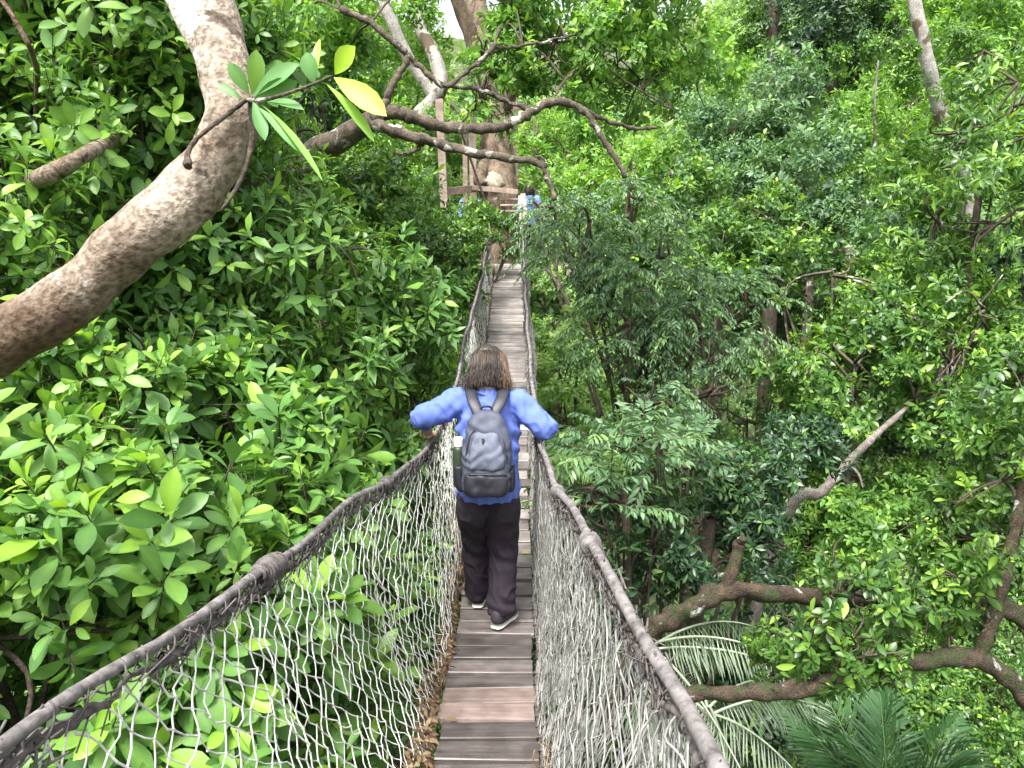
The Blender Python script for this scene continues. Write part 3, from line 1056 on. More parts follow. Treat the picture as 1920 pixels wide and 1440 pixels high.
    def tr_fn(p):
        f1 = mnoise.noise(Vector((p.x * 10 + 9, p.y * 10, p.z * 5)))
        f2 = math.sin(p.z * 52 + p.x * 26 + 5 * mnoise.noise(p * 6))
        k = .25 + math.exp(-((p.z - .46) / .09) ** 2) + .9 * math.exp(-((p.z - .12) / .08) ** 2)
        f4 = 1 - abs(mnoise.noise(Vector((p.x * 13 + p.z * 8, p.y * 9, p.z * 6 - p.x * 8)))) * 2
        return .008 * f1 + .0045 * f2 * k + .008 * f4 * f4 - .004
    displace(me, tr_fn)
    put('trousers', me, M_TROUSER, root)
    # -------- shoes
    for k in (0, 1):
        an = np.array(J['ankle'][k], float)
        yaw, pit = J['shoe'][k]
        cy, sy_, cq, sq_ = math.cos(yaw), math.sin(yaw), math.cos(pit), math.sin(pit)
        Rz = np.array([[cy, -sy_, 0], [sy_, cy, 0], [0, 0, 1]])
        Rx = np.array([[1, 0, 0], [0, cq, -sq_], [0, sq_, cq]])
        M = Rz @ Rx
        sh = MB()
        T = lambda q: (np.asarray(q) @ M.T) + an
        loft(sh, T([[0, -.045, .03], [0, -.055, -.005], [0, -.045, -.04], [0, .03, -.035], [0, .10, -.048], [0, .165, -.055], [0, .185, -.058]]), [.034, .038, .038, .040, .042, .034, .012], [.03, .035, .034, .038, .024, .016, .008], ref=M @ [1, 0, 0], sides=14)
        so_ = local(sh, 'shoe', M_SHOE, root)
        sl = MB()
        y = np.linspace(-.082, .195, 15)
        w = np.interp(y, [-.082, -.06, -.02, .05, .12, .17, .195], [.022, .036, .038, .038, .046, .036, .012])
        top = np.concatenate([np.c_[w, y, 0 * y - .055], np.c_[-w[::-1], y[::-1], 0 * y - .055]])
        bot = top - [0, 0, .024]
        n_ = len(top)
        j = np.arange(n_)
        jn = (j + 1) % n_
        q = np.stack([j, jn, jn + n_, j + n_], -1)
        h = len(y)
        caps = [[i, i + 1, n_ - 2 - i, n_ - 1 - i] for i in range(h - 1)]
        caps2 = [[a_ + n_ for a_ in reversed(c_)] for c_ in caps]
        sl.add(T(np.vstack([top, bot])), np.vstack([q, caps, caps2]))
        local(sl, 'sole', M_SOLE, so_)
    # -------- hair
    h = MB()
    bk = -fw
    loft(h, [hc + hu * .132, hc + hu * .120 + bk * .005, hc + hu * .08 + bk * .015, hc + hu * .02 + bk * .022, hc - hu * .05 + bk * .03, hc - hu * .085 + bk * .032, hc - hu * .115 + bk * .03], [.015, .058, .092, .107, .114, .112, .095], [.015, .062, .092, .094, .085, .07, .055], sides=28)
    me = remesh(h, .008 if lod >= 1 else .014, 3)
    displace(me, lambda p: .007 * mnoise.noise(Vector((math.atan2(p.x, p.y - hc[1]) * 7, p.z * 4, 2))) + .004 * mnoise.noise(Vector((math.atan2(p.x, p.y - hc[1]) * 22, p.z * 5, 8))))
    ho = put('hair', me, M_HAIR, root)
    if lod >= 1:
        dk, lt = MB(), MB()
        r = np.random.default_rng(77)
        for q in range(900):
            th = r.uniform(-math.pi * .80, math.pi * .80)          # 0 = straight back
            sdv = np.array([1.0, 0, 0]) * math.sin(th) + bk * math.cos(th)
            st_ = hc + hu * .128 + sdv * r.uniform(.002, .05) + np.array([.0, 0, 0])
            k = r.uniform(.97, 1.07)
            end = r.uniform(-.150, -.085)
            flare = r.normal(.003, .012)
            pts = [st_, hc + hu * .085 + sdv * .092 * k + bk * .012, hc + hu * .01 + sdv * .110 * k + bk * .016,
                   hc - hu * .05 + sdv * (.116 * k + flare * .5) * np.array([1, .82, 1]) + bk * .02,
                   hc + hu * end + sdv * (.110 * k + flare * 1.6) * np.array([1, .75, 1]) + bk * .022 + r.normal(0, .006, 3)]
            w = smooth_path(pts, 5)
            w = w + (np.sin(np.linspace(0, 9, len(w)) + r.uniform(0, 6)) * .009 * np.linspace(0, 1, len(w)))[:, None] * np.cross(sdv, hu)
            outer = th > .75 or r.random() < .16
            tube(lt if outer else dk, w, np.linspace(.0026, .0011, len(w)), 3, cap=False)
        local(dk, 'lock', M_HAIR, ho)
        o = local(lt, 'lock', M_HAIR_L, ho)
        o['label'] = 'lighter brown outer hair'
    return root


WX, WY = -.138, 4.16
WZ = float(zdeck(WY)) + .002
# where the hands meet the rails, in the walker's own frame
def railpt(side, y):
    q = rail_pts(side, y) - np.array([WX, WY, WZ])
    return q
hl, hr_ = railpt(-1, WY + .20), railpt(1, WY + .22)
walker_pose = dict(
    head=(.0, .115, 1.505), face=nrm([0.0, .86, -.50]), neck=(0, .055, 1.405), chest=(0, .025, 1.20), hip=(0, 0, .85), hem=(.004, -.01, .80),
    shoulder=[(-.165, .04, 1.335), (.165, .04, 1.335)],
    elbow=[(-.372, -.01, 1.262), (.325, -.02, 1.205)],
    cuff=[(-.365, .07, 1.205), (.335, .075, 1.165)],
    wrist=[hl + [-.015, -.075, .045], hr_ + [.0, -.075, .045]],
    knuckle=[hl + [-.012, .008, .038], hr_ + [.012, .008, .038]],
    handside=[-1, 1], curl=[(-.5, .2, -1), (.5, .2, -1)],
    hipj=[(-.085, 0, .80), (.085, 0, .80)], knee=[(-.082, .15, .47), (.088, .05, .46)], ankle=[(-.068, .26, .088), (.075, -.02, .092)],
    shoe=[(-.12, .0), (-.45, -.10)])
walker = person('person', 'person seen from behind in a blue shirt and dark trousers, arms spread to both ropes', (WX, WY, WZ), 0, walker_pose, M_SHIRT, M_HAIR)

# -------- backpack
M_PACK = simple_mat('navy_nylon', (0.055, 0.062, 0.092), 0.6, 260, .25, .4, spec=.35)
M_PACK_D = simple_mat('black_nylon', (0.016, 0.016, 0.024), 0.5, 260, .2, .25, spec=.5)
M_PACK_L = simple_mat('grey_nylon', (0.100, 0.112, 0.155), 0.6, 260, .25, .4, spec=.35)
bx, by, bz = WX + .0, WY - .120, WZ + .875
pack = thing('backpack', 'dark grey blue backpack on the back of the walking person', 'backpack', (bx, by, bz))


def sq_loft(mb, rows, sides=32, ex=3.2, flatback=True):
    """stacked rounded-rectangle rings: (z, x centre, y centre, half width, half depth)"""
    rows = smooth_path(rows, 4)
    th = np.arange(sides) / sides * 2 * math.pi
    c, s = np.cos(th), np.sin(th)
    ux = np.sign(c) * np.abs(c) ** (2 / ex)
    uy = np.sign(s) * np.abs(s) ** (2 / ex)
    v = np.stack([np.stack([r[1] + ux * r[3], r[2] + uy * r[4], np.full(sides, r[0])], -1) for r in rows])
    n = len(rows)
    v = v.reshape(-1, 3)
    i = np.arange(n - 1)[:, None] * sides
    j = np.arange(sides)[None]
    jn = (j + 1) % sides
    q = np.stack([i + j, i + jn, i + sides + jn, i + sides + j], -1).reshape(-1, 4)
    v = np.vstack([v, v[:sides].mean(0), v[-sides:].mean(0)])
    a0, a1, b = n * sides, n * sides + 1, (n - 1) * sides
    jj = np.arange(sides)
    t = np.vstack([np.stack([np.full(sides, a0), (jj + 1) % sides, jj], -1), np.stack([np.full(sides, a1), b + jj, b + (jj + 1) % sides], -1)])
    mb.add(v, q, t)


def dent(amp, sc, sd):
    return lambda p: amp * mnoise.noise(Vector((p.x * sc, p.y * sc, p.z * sc + sd)))


PK = .90
mb = MB()
sq_loft(mb, [(.005, 0, -.07, .120, .06), (.03, 0, -.075, .142, .082), (.12, 0, -.078, .150, .090), (.25, 0, -.072, .148, .084), (.36, 0, -.06, .128, .070), (.43, 0, -.045, .098, .052), (.468, 0, -.035, .060, .032), (.474, 0, -.03, .02, .012)])
me = remesh(mb, .006, 3)
displace(me, lambda p: .013 * mnoise.noise(p * 8 + Vector((0, 0, 2))) + .006 * mnoise.noise(p * 22) + .003 * math.sin(p.z * 70 + p.x * 40 + 5 * mnoise.noise(p * 9)))
body_o = put('pack_body', me, M_PACK, pack)
mb = MB()
sq_loft(mb, [(.165, .006, -.147, .085, .02), (.185, .006, -.150, .102, .026), (.25, .004, -.146, .102, .026), (.32, .002, -.133, .088, .022), (.365, 0, -.118, .064, .016), (.378, 0, -.110, .03, .008)])
me = remesh(mb, .005, 3)
displace(me, lambda p: .010 * mnoise.noise(p * 11 + Vector((5, 0, 2))) + .005 * mnoise.noise(p * 26) + .003 * math.sin(p.z * 60 - p.x * 50 + 5 * mnoise.noise(p * 9)))
put('front_panel', me, M_PACK_L, pack)
mb = MB()
sq_loft(mb, [(.010, .0, -.11, .105, .045), (.03, 0, -.135, .126, .052), (.09, 0, -.148, .128, .046), (.135, 0, -.150, .122, .036), (.150, 0, -.145, .10, .02)])
me = remesh(mb, .005, 3)
displace(me, lambda p: .012 * mnoise.noise(p * 10 + Vector((9, 0, 2))) + .006 * mnoise.noise(p * 24))
put('front_pocket', me, M_PACK_D, pack)
mb = MB()
arch = smooth_path([(-.125, -.135, .15), (-.118, -.138, .26), (-.085, -.118, .365), (0, -.100, .415), (.085, -.118, .365), (.118, -.138, .26), (.125, -.135, .15)], 8)
tube(mb, arch, .0042, 6)
tube(mb, smooth_path([(-.105, -.178, .148), (0, -.190, .152), (.105, -.178, .148)], 6), .0045, 6)
tube(mb, smooth_path([(.118, -.142, .26), (.135, -.150, .23), (.128, -.160, .205)], 4), .004, 5)
tube(mb, smooth_path([(.105, -.178, .148), (.125, -.165, .135), (.12, -.175, .11)], 4), .004, 5)
beam(mb, (-.018, -.150, .345), (-.014, -.162, .300), .016, .006)
local(mb, 'zip', M_PACK_D, pack)
mb = MB()
tube(mb, smooth_path([(-.035, -.03, .46), (-.028, -.035, .492), (0, -.04, .500), (.028, -.035, .492), (.035, -.03, .46)], 5), .007, 8, flat=.004, ref=(0, 0, 1))
local(mb, 'haul_loop', M_PACK_D, pack)
for sx in (-1, 1):
    mb = MB()
    q = smooth_path([(sx * .045, -.035, .445), (sx * .062, -.01, .480), (sx * .080, .035, .515), (sx * .094, .115, .545), (sx * .105, .20, .515), (sx * .118, .245, .42), (sx * .13, .22, .26), (sx * .14, .10, .14), (sx * .138, -.03, .08)], 6)
    tube(mb, q, np.interp(np.arange(len(q)), [0, 8, 28, 36, 48], [.028, .032, .032, .016, .012]), 10, flat=.008, ref=(1, 0, 0))
    local(mb, 'shoulder_strap', M_PACK_D, pack)
mb = MB()
sq_loft(mb, [(.02, -.145, -.06, .03, .045), (.05, -.158, -.06, .036, .054), (.11, -.166, -.06, .036, .056), (.165, -.166, -.06, .036, .054), (.17, -.166, -.06, .030, .048)], 20, 2.5)
put('side_pocket', remesh(mb, .005, 2), M_PACK_D, pack)
mb = MB()
sq_loft(mb, [(.02, .145, -.06, .02, .045), (.05, .152, -.06, .022, .054), (.13, .152, -.06, .02, .054), (.15, .150, -.06, .012, .048)], 20, 2.5)
put('side_pocket', remesh(mb, .005, 2), M_PACK_D, pack)
for o_ in list(COL.objects):
    if o_.parent == pack and not o_.name.startswith('shoulder_strap'):
        o_.scale = (PK, 1, .97)
M_BOTTLE = simple_mat('dark_green_bottle', (0.035, 0.05, 0.03), 0.25, 20, .2, 0, spec=.6)
M_CAP = simple_mat('white_cap', (0.72, 0.70, 0.66), 0.5, 20, .05, 0)
bot = thing('water_bottle', 'dark bottle with a white cap in the side pocket of the backpack', 'bottle', (bx - .153, by - .062, bz + .05))
mb = MB()
sq_loft(mb, [(0, 0, 0, .026, .026), (.01, 0, 0, .031, .031), (.19, 0, 0, .031, .031), (.215, 0, 0, .022, .022), (.222, 0, 0, .018, .018)], 20, 2)
local(mb, 'bottle_body', M_BOTTLE, bot)
mb = MB()
sq_loft(mb, [(.218, 0, 0, .022, .022), (.222, 0, 0, .0255, .0255), (.262, 0, 0, .0255, .0255), (.268, 0, 0, .020, .020)], 20, 2)
local(mb, 'cap', M_CAP, bot)

# ================================================================== tree platform at the far end
M_TIMBER = wood_mat('grey_brown_timber', (0.17, 0.125, 0.10), (0.36, 0.28, 0.235), 0.75, (4, 30, 30), .15)
M_TIMBER_P = wood_mat('pale_pole', (0.42, 0.38, 0.35), (0.62, 0.58, 0.55), 0.75, (4, 30, 30), .1)
FZ = -.56
plat = thing('tree_platform', 'weathered timber tree platform with posts and rails at the far bridge end', 'platform', (-.3, 14.9, FZ))
mb = MB()
for i in range(17):
    beam(mb, (-2.0 + rng.normal(0, .02), 14.85 + i * .19, FZ - .03), (1.2 + rng.normal(0, .02), 14.85 + i * .19, FZ - .03), .17, .04)
mb.build('floor_boards', M_TIMBER, plat, smooth=False)
mb = MB()
for x in (-1.9, -.9, .2, 1.1):
    beam(mb, (x, 14.75, FZ - .13), (x, 18.1, FZ - .13), .1, .14)
mb.build('joist', M_TIMBER, plat, smooth=False)


def post(px, py0, d, h, w=.11, mat=M_TIMBER, lean=0.0, name='post'):
    q = P(px, py0, d)
    mb = MB()
    beam(mb, (q[0], q[1], FZ), (q[0] + lean, q[1], FZ + h), w, w, up=(0, 1, 0))
    return mb.build(name, mat, plat, smooth=False)


post(836, 350, 15.2, 3.2, .15, lean=-.10)
post(873, 350, 17.3, 3.4, .11, lean=.0)
post(890, 350, 16.3, 3.4, .15, lean=-.05)
post(966, 300, 17.0, 3.6, .16, lean=-.02)
post(1003, 300, 17.6, 3.2, .12)
mb = MB()
a, b = P(824, 361, 15.2), P(903, 352, 16.2)
beam(mb, a, b, .07, .15)
mb.build('rail', M_TIMBER, plat, smooth=False)
mb = MB()
beam(mb, P(886, 352, 15.9), P(972, 360, 15.4), .06, .10)
mb.build('rail', M_TIMBER, plat, smooth=False)
mb = MB()
beam(mb, P(868, 205, 15.6), P(985, 200, 17.2), .09, .15)
beam(mb, P(868, 240, 17.2), P(868, 205, 15.6), .09, .12)
mb.build('top_beam', M_TIMBER, plat, smooth=False)
mb = MB()
beam(mb, P(974, 368, 15.0), P(978, 432, 14.7), .045, .045, up=(0, 1, 0))
mb.build('stair_pole', M_TIMBER_P, plat, smooth=False)
mb = MB()
beam(mb, P(981, 368, 15.3), P(986, 425, 14.9), .10, .16, up=(0, 1, 0))
mb.build('stair_string', M_TIMBER, plat, smooth=False)
for k in range(4, 7):
    mb = MB()
    beam(mb, P(938, 440 - k * 11, 14.75 + k * .17), P(976, 440 - k * 11, 14.75 + k * .17), .2, .04)
    mb.build('stair_tread', M_TIMBER, plat, smooth=False)

gt = thing('giant_tree', 'thick brown trunk rising through the timber platform with a pale knot', 'tree', (-.35, 16.9, float(zground(-.35, 16.9))))
mb = MB()
pth = smooth_path([[-.7, 17.1, float(zground(-.7, 17.1)) - .4], [-.5, 17.0, -5], P(935, 430, 16.4), P(931, 300, 16.6), P(925, 200, 16.7), P(905, 60, 17), P(880, -80, 17.3), P(860, -420, 17.6)], 8)
tube(mb, pth, np.interp(np.arange(len(pth)), [0, 8, 22, 34, 56], [.75, .5, .38, .28, .2]), 18, lump=.10, lumpf=1.6)
tube(mb, smooth_path([P(928, 190, 16.7), P(880, 60, 16.2), P(845, -30, 15.8)], 6), np.linspace(.2, .13, 13), 10, lump=.1)
tube(mb, smooth_path([P(945, 210, 16.6), P(975, 120, 16.0), P(1010, -20, 15.6)], 6), np.linspace(.16, .1, 13), 10, lump=.1)
tube(mb, smooth_path([P(912, 300, 16.4), P(900, 330, 16.1), P(906, 352, 16.0)], 6), np.linspace(.12, .15, 13), 10, lump=.12)
mb.build('trunk', BARK_GIANT, gt)
mb = MB()
tube(mb, smooth_path([P(931, 330, 16.2), P(928, 340, 16.08), P(925, 352, 16.0), P(922, 372, 16.05)], 6), [.03] + list(np.linspace(.14, .20, 9)) + list(np.linspace(.19, .06, 9)), 16, lump=.22, lumpf=5)
mb.build('knot', bark_mat('pale_knot', (0.20, 0.16, 0.12), (0.42, 0.36, 0.29), None, 3, .6, 4), gt)


def sit_pose():
    return dict(head=(0, .03, 1.50), face=np.array([0, 1, -.1]), neck=(0, 0, 1.40), chest=(0, 0, 1.20), hip=(0, 0, .85), hem=(0, 0, .78),
                shoulder=[(-.17, 0, 1.33), (.17, 0, 1.33)], elbow=[(-.25, -.03, 1.06), (.25, -.03, 1.06)], cuff=[(-.25, .1, .98), (.25, .1, .98)],
                wrist=[(-.23, .19, .95), (.23, .19, .95)], knuckle=[(-.22, .27, .94), (.22, .27, .94)], handside=[-1, 1], curl=[(0, 0, -1), (0, 0, -1)],
                hipj=[(-.085, 0, .80), (.085, 0, .80)], knee=[(-.09, .02, .46), (.09, .02, .46)], ankle=[(-.09, 0, .09), (.09, 0, .09)], shoe=[(.1, 0), (-.1, 0)])


q = P(993, 360, 16.2)
person('person', 'distant person in a pale blue shirt standing right of the far trunk', (q[0], q[1], FZ + .02), R(20), sit_pose(), M_SHIRT2, M_HAIR, .5)
q = P(881, 345, 17.4)
person('person', 'distant person in blue half hidden between the platform posts', (q[0], q[1], FZ + .02), R(160), sit_pose(), M_SHIRT2, M_HAIR, .5)

# ================================================================== curved tree beside the bridge
tb = np.array([-3.3, 1.9])
ct = thing('curved_tree', 'tree with a thick tan trunk curving across the upper left', 'tree', (tb[0], tb[1], float(zground(*tb))))
mb = MB()
low = [[tb[0], tb[1], float(zground(*tb)) - .4, .22], [-3.25, 1.9, -6, .17], [-2.85, 1.8, -2.2, .13], [-2.15, 1.85, -1.0, .105]]
px = [(-150, 735, 2.0, .090), (0, 641, 1.98, .079), (70, 603, 1.97, .077), (150, 545, 1.96, .072), (235, 465, 1.95, .073), (305, 410, 1.95, .078), (368, 345, 1.96, .074), (418, 275, 1.98, .072), (437, 215, 2.0, .070), (424, 150, 2.02, .066), (405, 75, 2.06, .074), (378, 0, 2.10, .088), (330, -110, 2.16, .088), (300, -300, 2.3, .08), (330, -520, 2.5, .06)]
ctl = np.array(low + [list(P(a, b, d)) + [r] for a, b, d, r in px])
sm = smooth_path(ctl, 10)
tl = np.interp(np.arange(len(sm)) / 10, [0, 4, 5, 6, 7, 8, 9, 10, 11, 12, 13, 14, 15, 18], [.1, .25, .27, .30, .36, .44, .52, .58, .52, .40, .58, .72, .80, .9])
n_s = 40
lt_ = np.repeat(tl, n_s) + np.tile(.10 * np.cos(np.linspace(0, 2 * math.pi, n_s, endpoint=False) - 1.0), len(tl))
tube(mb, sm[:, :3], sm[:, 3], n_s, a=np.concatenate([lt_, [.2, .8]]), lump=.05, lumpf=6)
# small side limb to the upper left
tube(mb, smooth_path([P(-60, 400, 5.2), P(20, 362, 4.7), P(75, 335, 3.6), P(110, 318, 3.5), P(160, 290, 3.55), P(215, 262, 4.3), P(290, 235, 5.2)], 6), np.linspace(.05, .03, 37), 10, a=.35, lump=.08, lumpf=6)
tube(mb, smooth_path([ctl[2][:3], [-3.6, 3.6, -1.4], P(-60, 400, 5.2)], 6), np.linspace(.09, .05, 13), 10, a=.3, lump=.08)
tube(mb, smooth_path([P(-40, -60, 3.2), P(10, 10, 3.2), P(35, 50, 3.2), P(62, 105, 3.3), P(70, 160, 4.2), P(60, 330, 4.6)], 6), np.linspace(.010, .014, 31), 8, a=.2, lump=.1)
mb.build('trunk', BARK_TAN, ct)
# vine-like roots on the bark
mb = MB()
tube(mb, smooth_path([P(462, 188, 1.915), P(430, 212, 1.905), P(395, 238, 1.87), P(362, 268, 1.865), P(352, 290, 1.855), P(352, 308, 1.85)], 6), np.linspace(.0055, .007, 31), 6, lump=.2, lumpf=30)
tube(mb, smooth_path([P(470, 190, 1.93), P(474, 240, 1.93), P(468, 290, 1.925), P(448, 345, 1.90), P(415, 395, 1.875)], 6), np.linspace(.008, .005, 25), 6, lump=.2, lumpf=30)
tube(mb, smooth_path([P(352, 300, 1.853), P(352, 312, 1.845)], 4), .011, 7, lump=.2, lumpf=50)
mb.build('root', BARK_DARK, ct)
# sprig of large pale leaves
mb = MB()
tw = smooth_path([P(462, 188, 1.93), P(500, 186, 1.84), P(560, 168, 1.80), P(622, 143, 1.78)], 6)
tube(mb, tw, np.linspace(.006, .003, len(tw)), 6)
mb.build('twig', BARK_GREY, ct)
mb = MB()
LV = [((468, 178, 1.88), (430, 118, 1.83), .036, .45), ((472, 178, 1.88), (486, 96, 1.84), .046, .62), ((474, 182, 1.87), (542, 112, 1.80), .050, .30), ((476, 186, 1.87), (548, 158, 1.82), .050, .22),
      ((474, 190, 1.87), (497, 248, 1.82), .034, .25), ((455, 186, 1.88), (403, 152, 1.86), .024, .25), ((590, 158, 1.79), (572, 98, 1.76), .042, .35), ((592, 156, 1.79), (590, 62, 1.80), .020, .85),
      ((628, 140, 1.78), (655, 88, 1.72), .050, .95), ((626, 145, 1.78), (712, 196, 1.70), .056, .97), ((612, 158, 1.78), (706, 242, 1.74), .030, .72), ((490, 196, 1.86), (610, 292, 1.72), .020, .6),
      ((482, 200, 1.86), (560, 262, 1.76), .028, .40), ((500, 190, 1.86), (560, 188, 1.80), .030, .35)]
bp = np.array([P(*l[0]) for l in LV])
tp = np.array([P(*l[1]) for l in LV])
dv = tp - bp
toc = nrm(-bp)
up = toc + np.array([0, 0, .55]) + rng.normal(0, .35, bp.shape)
leaves(mb, bp, dv, up, np.linalg.norm(dv, axis=1), np.array([l[2] for l in LV]), np.array([l[3] for l in LV]), 'A', .22, .3)
mb.build('leaf_sprig', LM['sprig'], ct)
# its crown: twigs hanging in the upper left, drawn by the same rules as the other trees
LOB = [(90, 150, 4.6, 1.15), (290, 90, 5.0, 1.1), (-60, 420, 4.2, 1.0), (60, 320, 4.9, .9), (230, 330, 5.0, 1.0), (30, 10, 4.8, 1.0)]
C = PP(LOB)
st, cr = MB(), MB()
for i, (c, l) in enumerate(zip(C, LOB)):
    r = l[3]
    n = int(1.9 * 4 * math.pi * r * r / (math.pi * .105 ** 2))
    p, d = sample_lobe(c, r, n, .5, seed=i + 40)
    k = ~in_corridor(p, .05)
    whorls(cr, p[k], d[k] * .8 + [0, 0, .4] + rng.normal(0, .35, p[k].shape), 8, .112, .42, 'A', .28, stem=st, tbase=.44)
    tube(st, smooth_path([[-3.5, 4.0, -2.2], (np.array([-3.5, 4.0, -2.2]) + c) / 2 + [0, .9, .2], c + [0, .3, 0]], 6), np.linspace(.03, .012, 13), 6)
    for _ in range(9):
        e = c + nrm(rng.normal(size=3)) * r * .9
        tube(st, smooth_path([c, (c + e) / 2 + rng.normal(0, .08, 3), e], 4), np.linspace(.016, .006, 9), 5)
cr.build('crown', LM['oval'], ct)
st.build('branch', BARK_DARK, ct)

# ================================================================== neighbouring broad-leaved trees on the left
tree('broadleaf_tree', 'large leaved glossy tree pressing against the left side net in the foreground', [
    (20, 1330, 2.75, .85), (230, 1180, 3.2, .85), (60, 980, 3.3, .85), (330, 1000, 3.7, .8), (170, 780, 3.9, .85), (430, 860, 4.2, .8), (520, 1180, 3.4, .75), (420, 1400, 3.0, .7), (720, 1250, 4.2, .7), (640, 1420, 3.5, .6), (650, 1020, 4.6, .6)],
    LM['broad'], .130, .42, 'A', 10, 1.5, BARK_DARK, .13, base=(-2.4, 4.3), young=.22, stems=True, tbase=.44, droop=.25, gap=-.5)
tree('slender_leaf_tree', 'dense mid green tree with drooping leaves left of the bridge behind the curved trunk', [
    (420, 430, 5.6, 1.0), (560, 540, 6.0, .95), (330, 620, 5.2, .95), (500, 720, 5.6, .9), (660, 640, 6.6, .85), (650, 800, 6.2, .75), (760, 740, 7.0, .65), (560, 880, 5.6, .6), (750, 860, 6.4, .5), (420, 300, 6.2, .8), (780, 990, 6.6, .6)],
    LM['oval'], .125, .36, 'B', 9, 1.8, BARK_DARK, .13, base=(-2.7, 6.6), young=.2, stems=True, tbase=.45, droop=.35)
tree('bushy_tree', 'dark fine leaved tree leaning over the far left end of the bridge', [
    (720, 420, 9.6, 1.05), (830, 470, 10.2, .85), (640, 420, 9.0, .9), (800, 590, 9.8, .8), (860, 540, 10.6, .5), (700, 560, 8.6, .8), (880, 440, 11.6, .55), (780, 690, 9.0, .7), (925, 430, 13.2, .36), (905, 405, 13.6, .38), (950, 462, 13.7, .2), (880, 480, 12.8, .4), (550, 330, 8.4, .85), (840, 820, 9.2, .7), (835, 960, 9.4, .8), (770, 1060, 8.6, .9)],
    LM['bush'], .105, .42, 'B', 9, 1.5, BARK_DARK, .14, base=(-1.9, 10.2), young=.16, tbase=.44)

# ================================================================== overhanging tree with bare limbs at the top centre
base = np.array([-3.0, 8.2])
ot = thing('overhanging_tree', 'tree whose bare forked dark limbs cross over the far bridge at the top centre', 'tree', (base[0], base[1], float(zground(*base))))
D0 = 6.2
trunk = MB()
tube(trunk, smooth_path([[base[0], base[1], float(zground(*base)) - .3], [-3.0, 7.9, -5], [-2.6, 7.0, -1.0], P(560, 330, 6.6), P(640, 262, 6.4), P(700, 224, 6.2)], 8), np.linspace(.20, .075, 41), 12, lump=.08)
trunk.build('trunk', BARK_GREY, ot)
BR = [
    ([(694, 226), (722, 212), (762, 216), (830, 237), (910, 241), (975, 223), (1030, 193), (1085, 201), (1125, 250), (1172, 330)], .062, .022, D0, .4),
    ([(694, 230), (760, 252), (830, 273), (920, 292), (1000, 303), (1022, 322), (1042, 378)], .050, .018, D0, -.3),
    ([(708, 220), (724, 185), (745, 145), (766, 106)], .034, .026, D0, .1),
    ([(640, 18), (695, 42), (740, 80), (768, 108), (805, 140), (836, 160), (880, 130), (922, 92), (938, 50)], .030, .016, D0 + .1, .2),
    ([(836, 160), (900, 170), (940, 185), (992, 204), (1032, 196)], .018, .022, D0 + .3, .2),
    ([(1085, 201), (1130, 222), (1185, 240), (1232, 240)], .022, .014, D0 + .4, .4),
    ([(792, 262), (783, 278), (765, 288), (742, 286)], .018, .010, D0, -.1),
    ([(1032, 196), (1060, 150), (1110, 120), (1200, 170), (1260, 205)], .014, .008, D0 + .6, .6),
    ([(922, 92), (980, 85), (1060, 70), (1150, 30)], .016, .008, D0 + .3, .6),
]
for pl, r0, r1, d, dd in BR:
    q = smooth_path([P(a, b, d + dd * i / len(pl)) for i, (a, b) in enumerate(pl)], 9)
    q = q + rng.normal(0, .006, q.shape)
    mb = MB()
    tube(mb, q, np.linspace(r0, r1, len(q)) * (1 + .10 * np.sin(np.arange(len(q)) * 1.1)), 12, lump=.16, lumpf=11)
    mb.build('limb', BARK_GREY, ot)
LOB = [(960, 90, 7.4, .34), (1040, 80, 7.2, .5), (1150, 60, 7.3, .6), (1260, 60, 7.8, .6), (1100, 160, 7.2, .36), (1200, 150, 7.6, .5), (1010, 140, 7.4, .25), (900, 185, 7.2, .2), (560, 40, 7.6, .75), (650, 130, 8.0, .55), (600, -20, 7.4, .7), (780, 0, 7.6, .3), (1000, -40, 7.4, .8), (1180, -60, 7.4, .9), (860, -80, 7.8, .4), (1320, 120, 8.4, .5), (950, 235, 6.8, .14), (905, 110, 7.0, .26), (935, 60, 7.0, .26), (960, 20, 7.1, .3), (930, 150, 7.0, .2), (890, 205, 6.9, .12)]
C = PP(LOB)
cr, st = MB(), MB()
BP = np.concatenate([np.array([P(a, b, d + dd * i / len(pl)) for i, (a, b) in enumerate(pl)]) for pl, r0, r1, d, dd in BR])
for i, (c, l) in enumerate(zip(C, LOB)):
    r = l[3]
    n = int(1.25 * 4 * math.pi * r * r / (math.pi * .075 ** 2))
    p, d = sample_lobe(c, r, n, .35, seed=i + 70, gap=-.35, f=2.4)
    whorls(cr, p, d * .7 + [0, 0, .5] + rng.normal(0, .45, p.shape), 8, .082, .45, 'B', .25, tbase=.42)
    hub = BP[np.argmin(np.linalg.norm(BP - c, axis=1) + rng.uniform(0, .4, len(BP)))]
    tube(st, smooth_path([hub, (hub + c) / 2 + [0, 0, .12], c], 5), np.linspace(.012, .006, 11), 5)
    for _ in range(8):
        e = c + nrm(rng.normal(size=3)) * r * .9
        tube(st, smooth_path([c, (c + e) / 2 + rng.normal(0, .05, 3), e], 3), np.linspace(.010, .004, 7), 4)
cr.build('crown', LM['bright'], ot)
st.build('branch', BARK_DARK, ot)

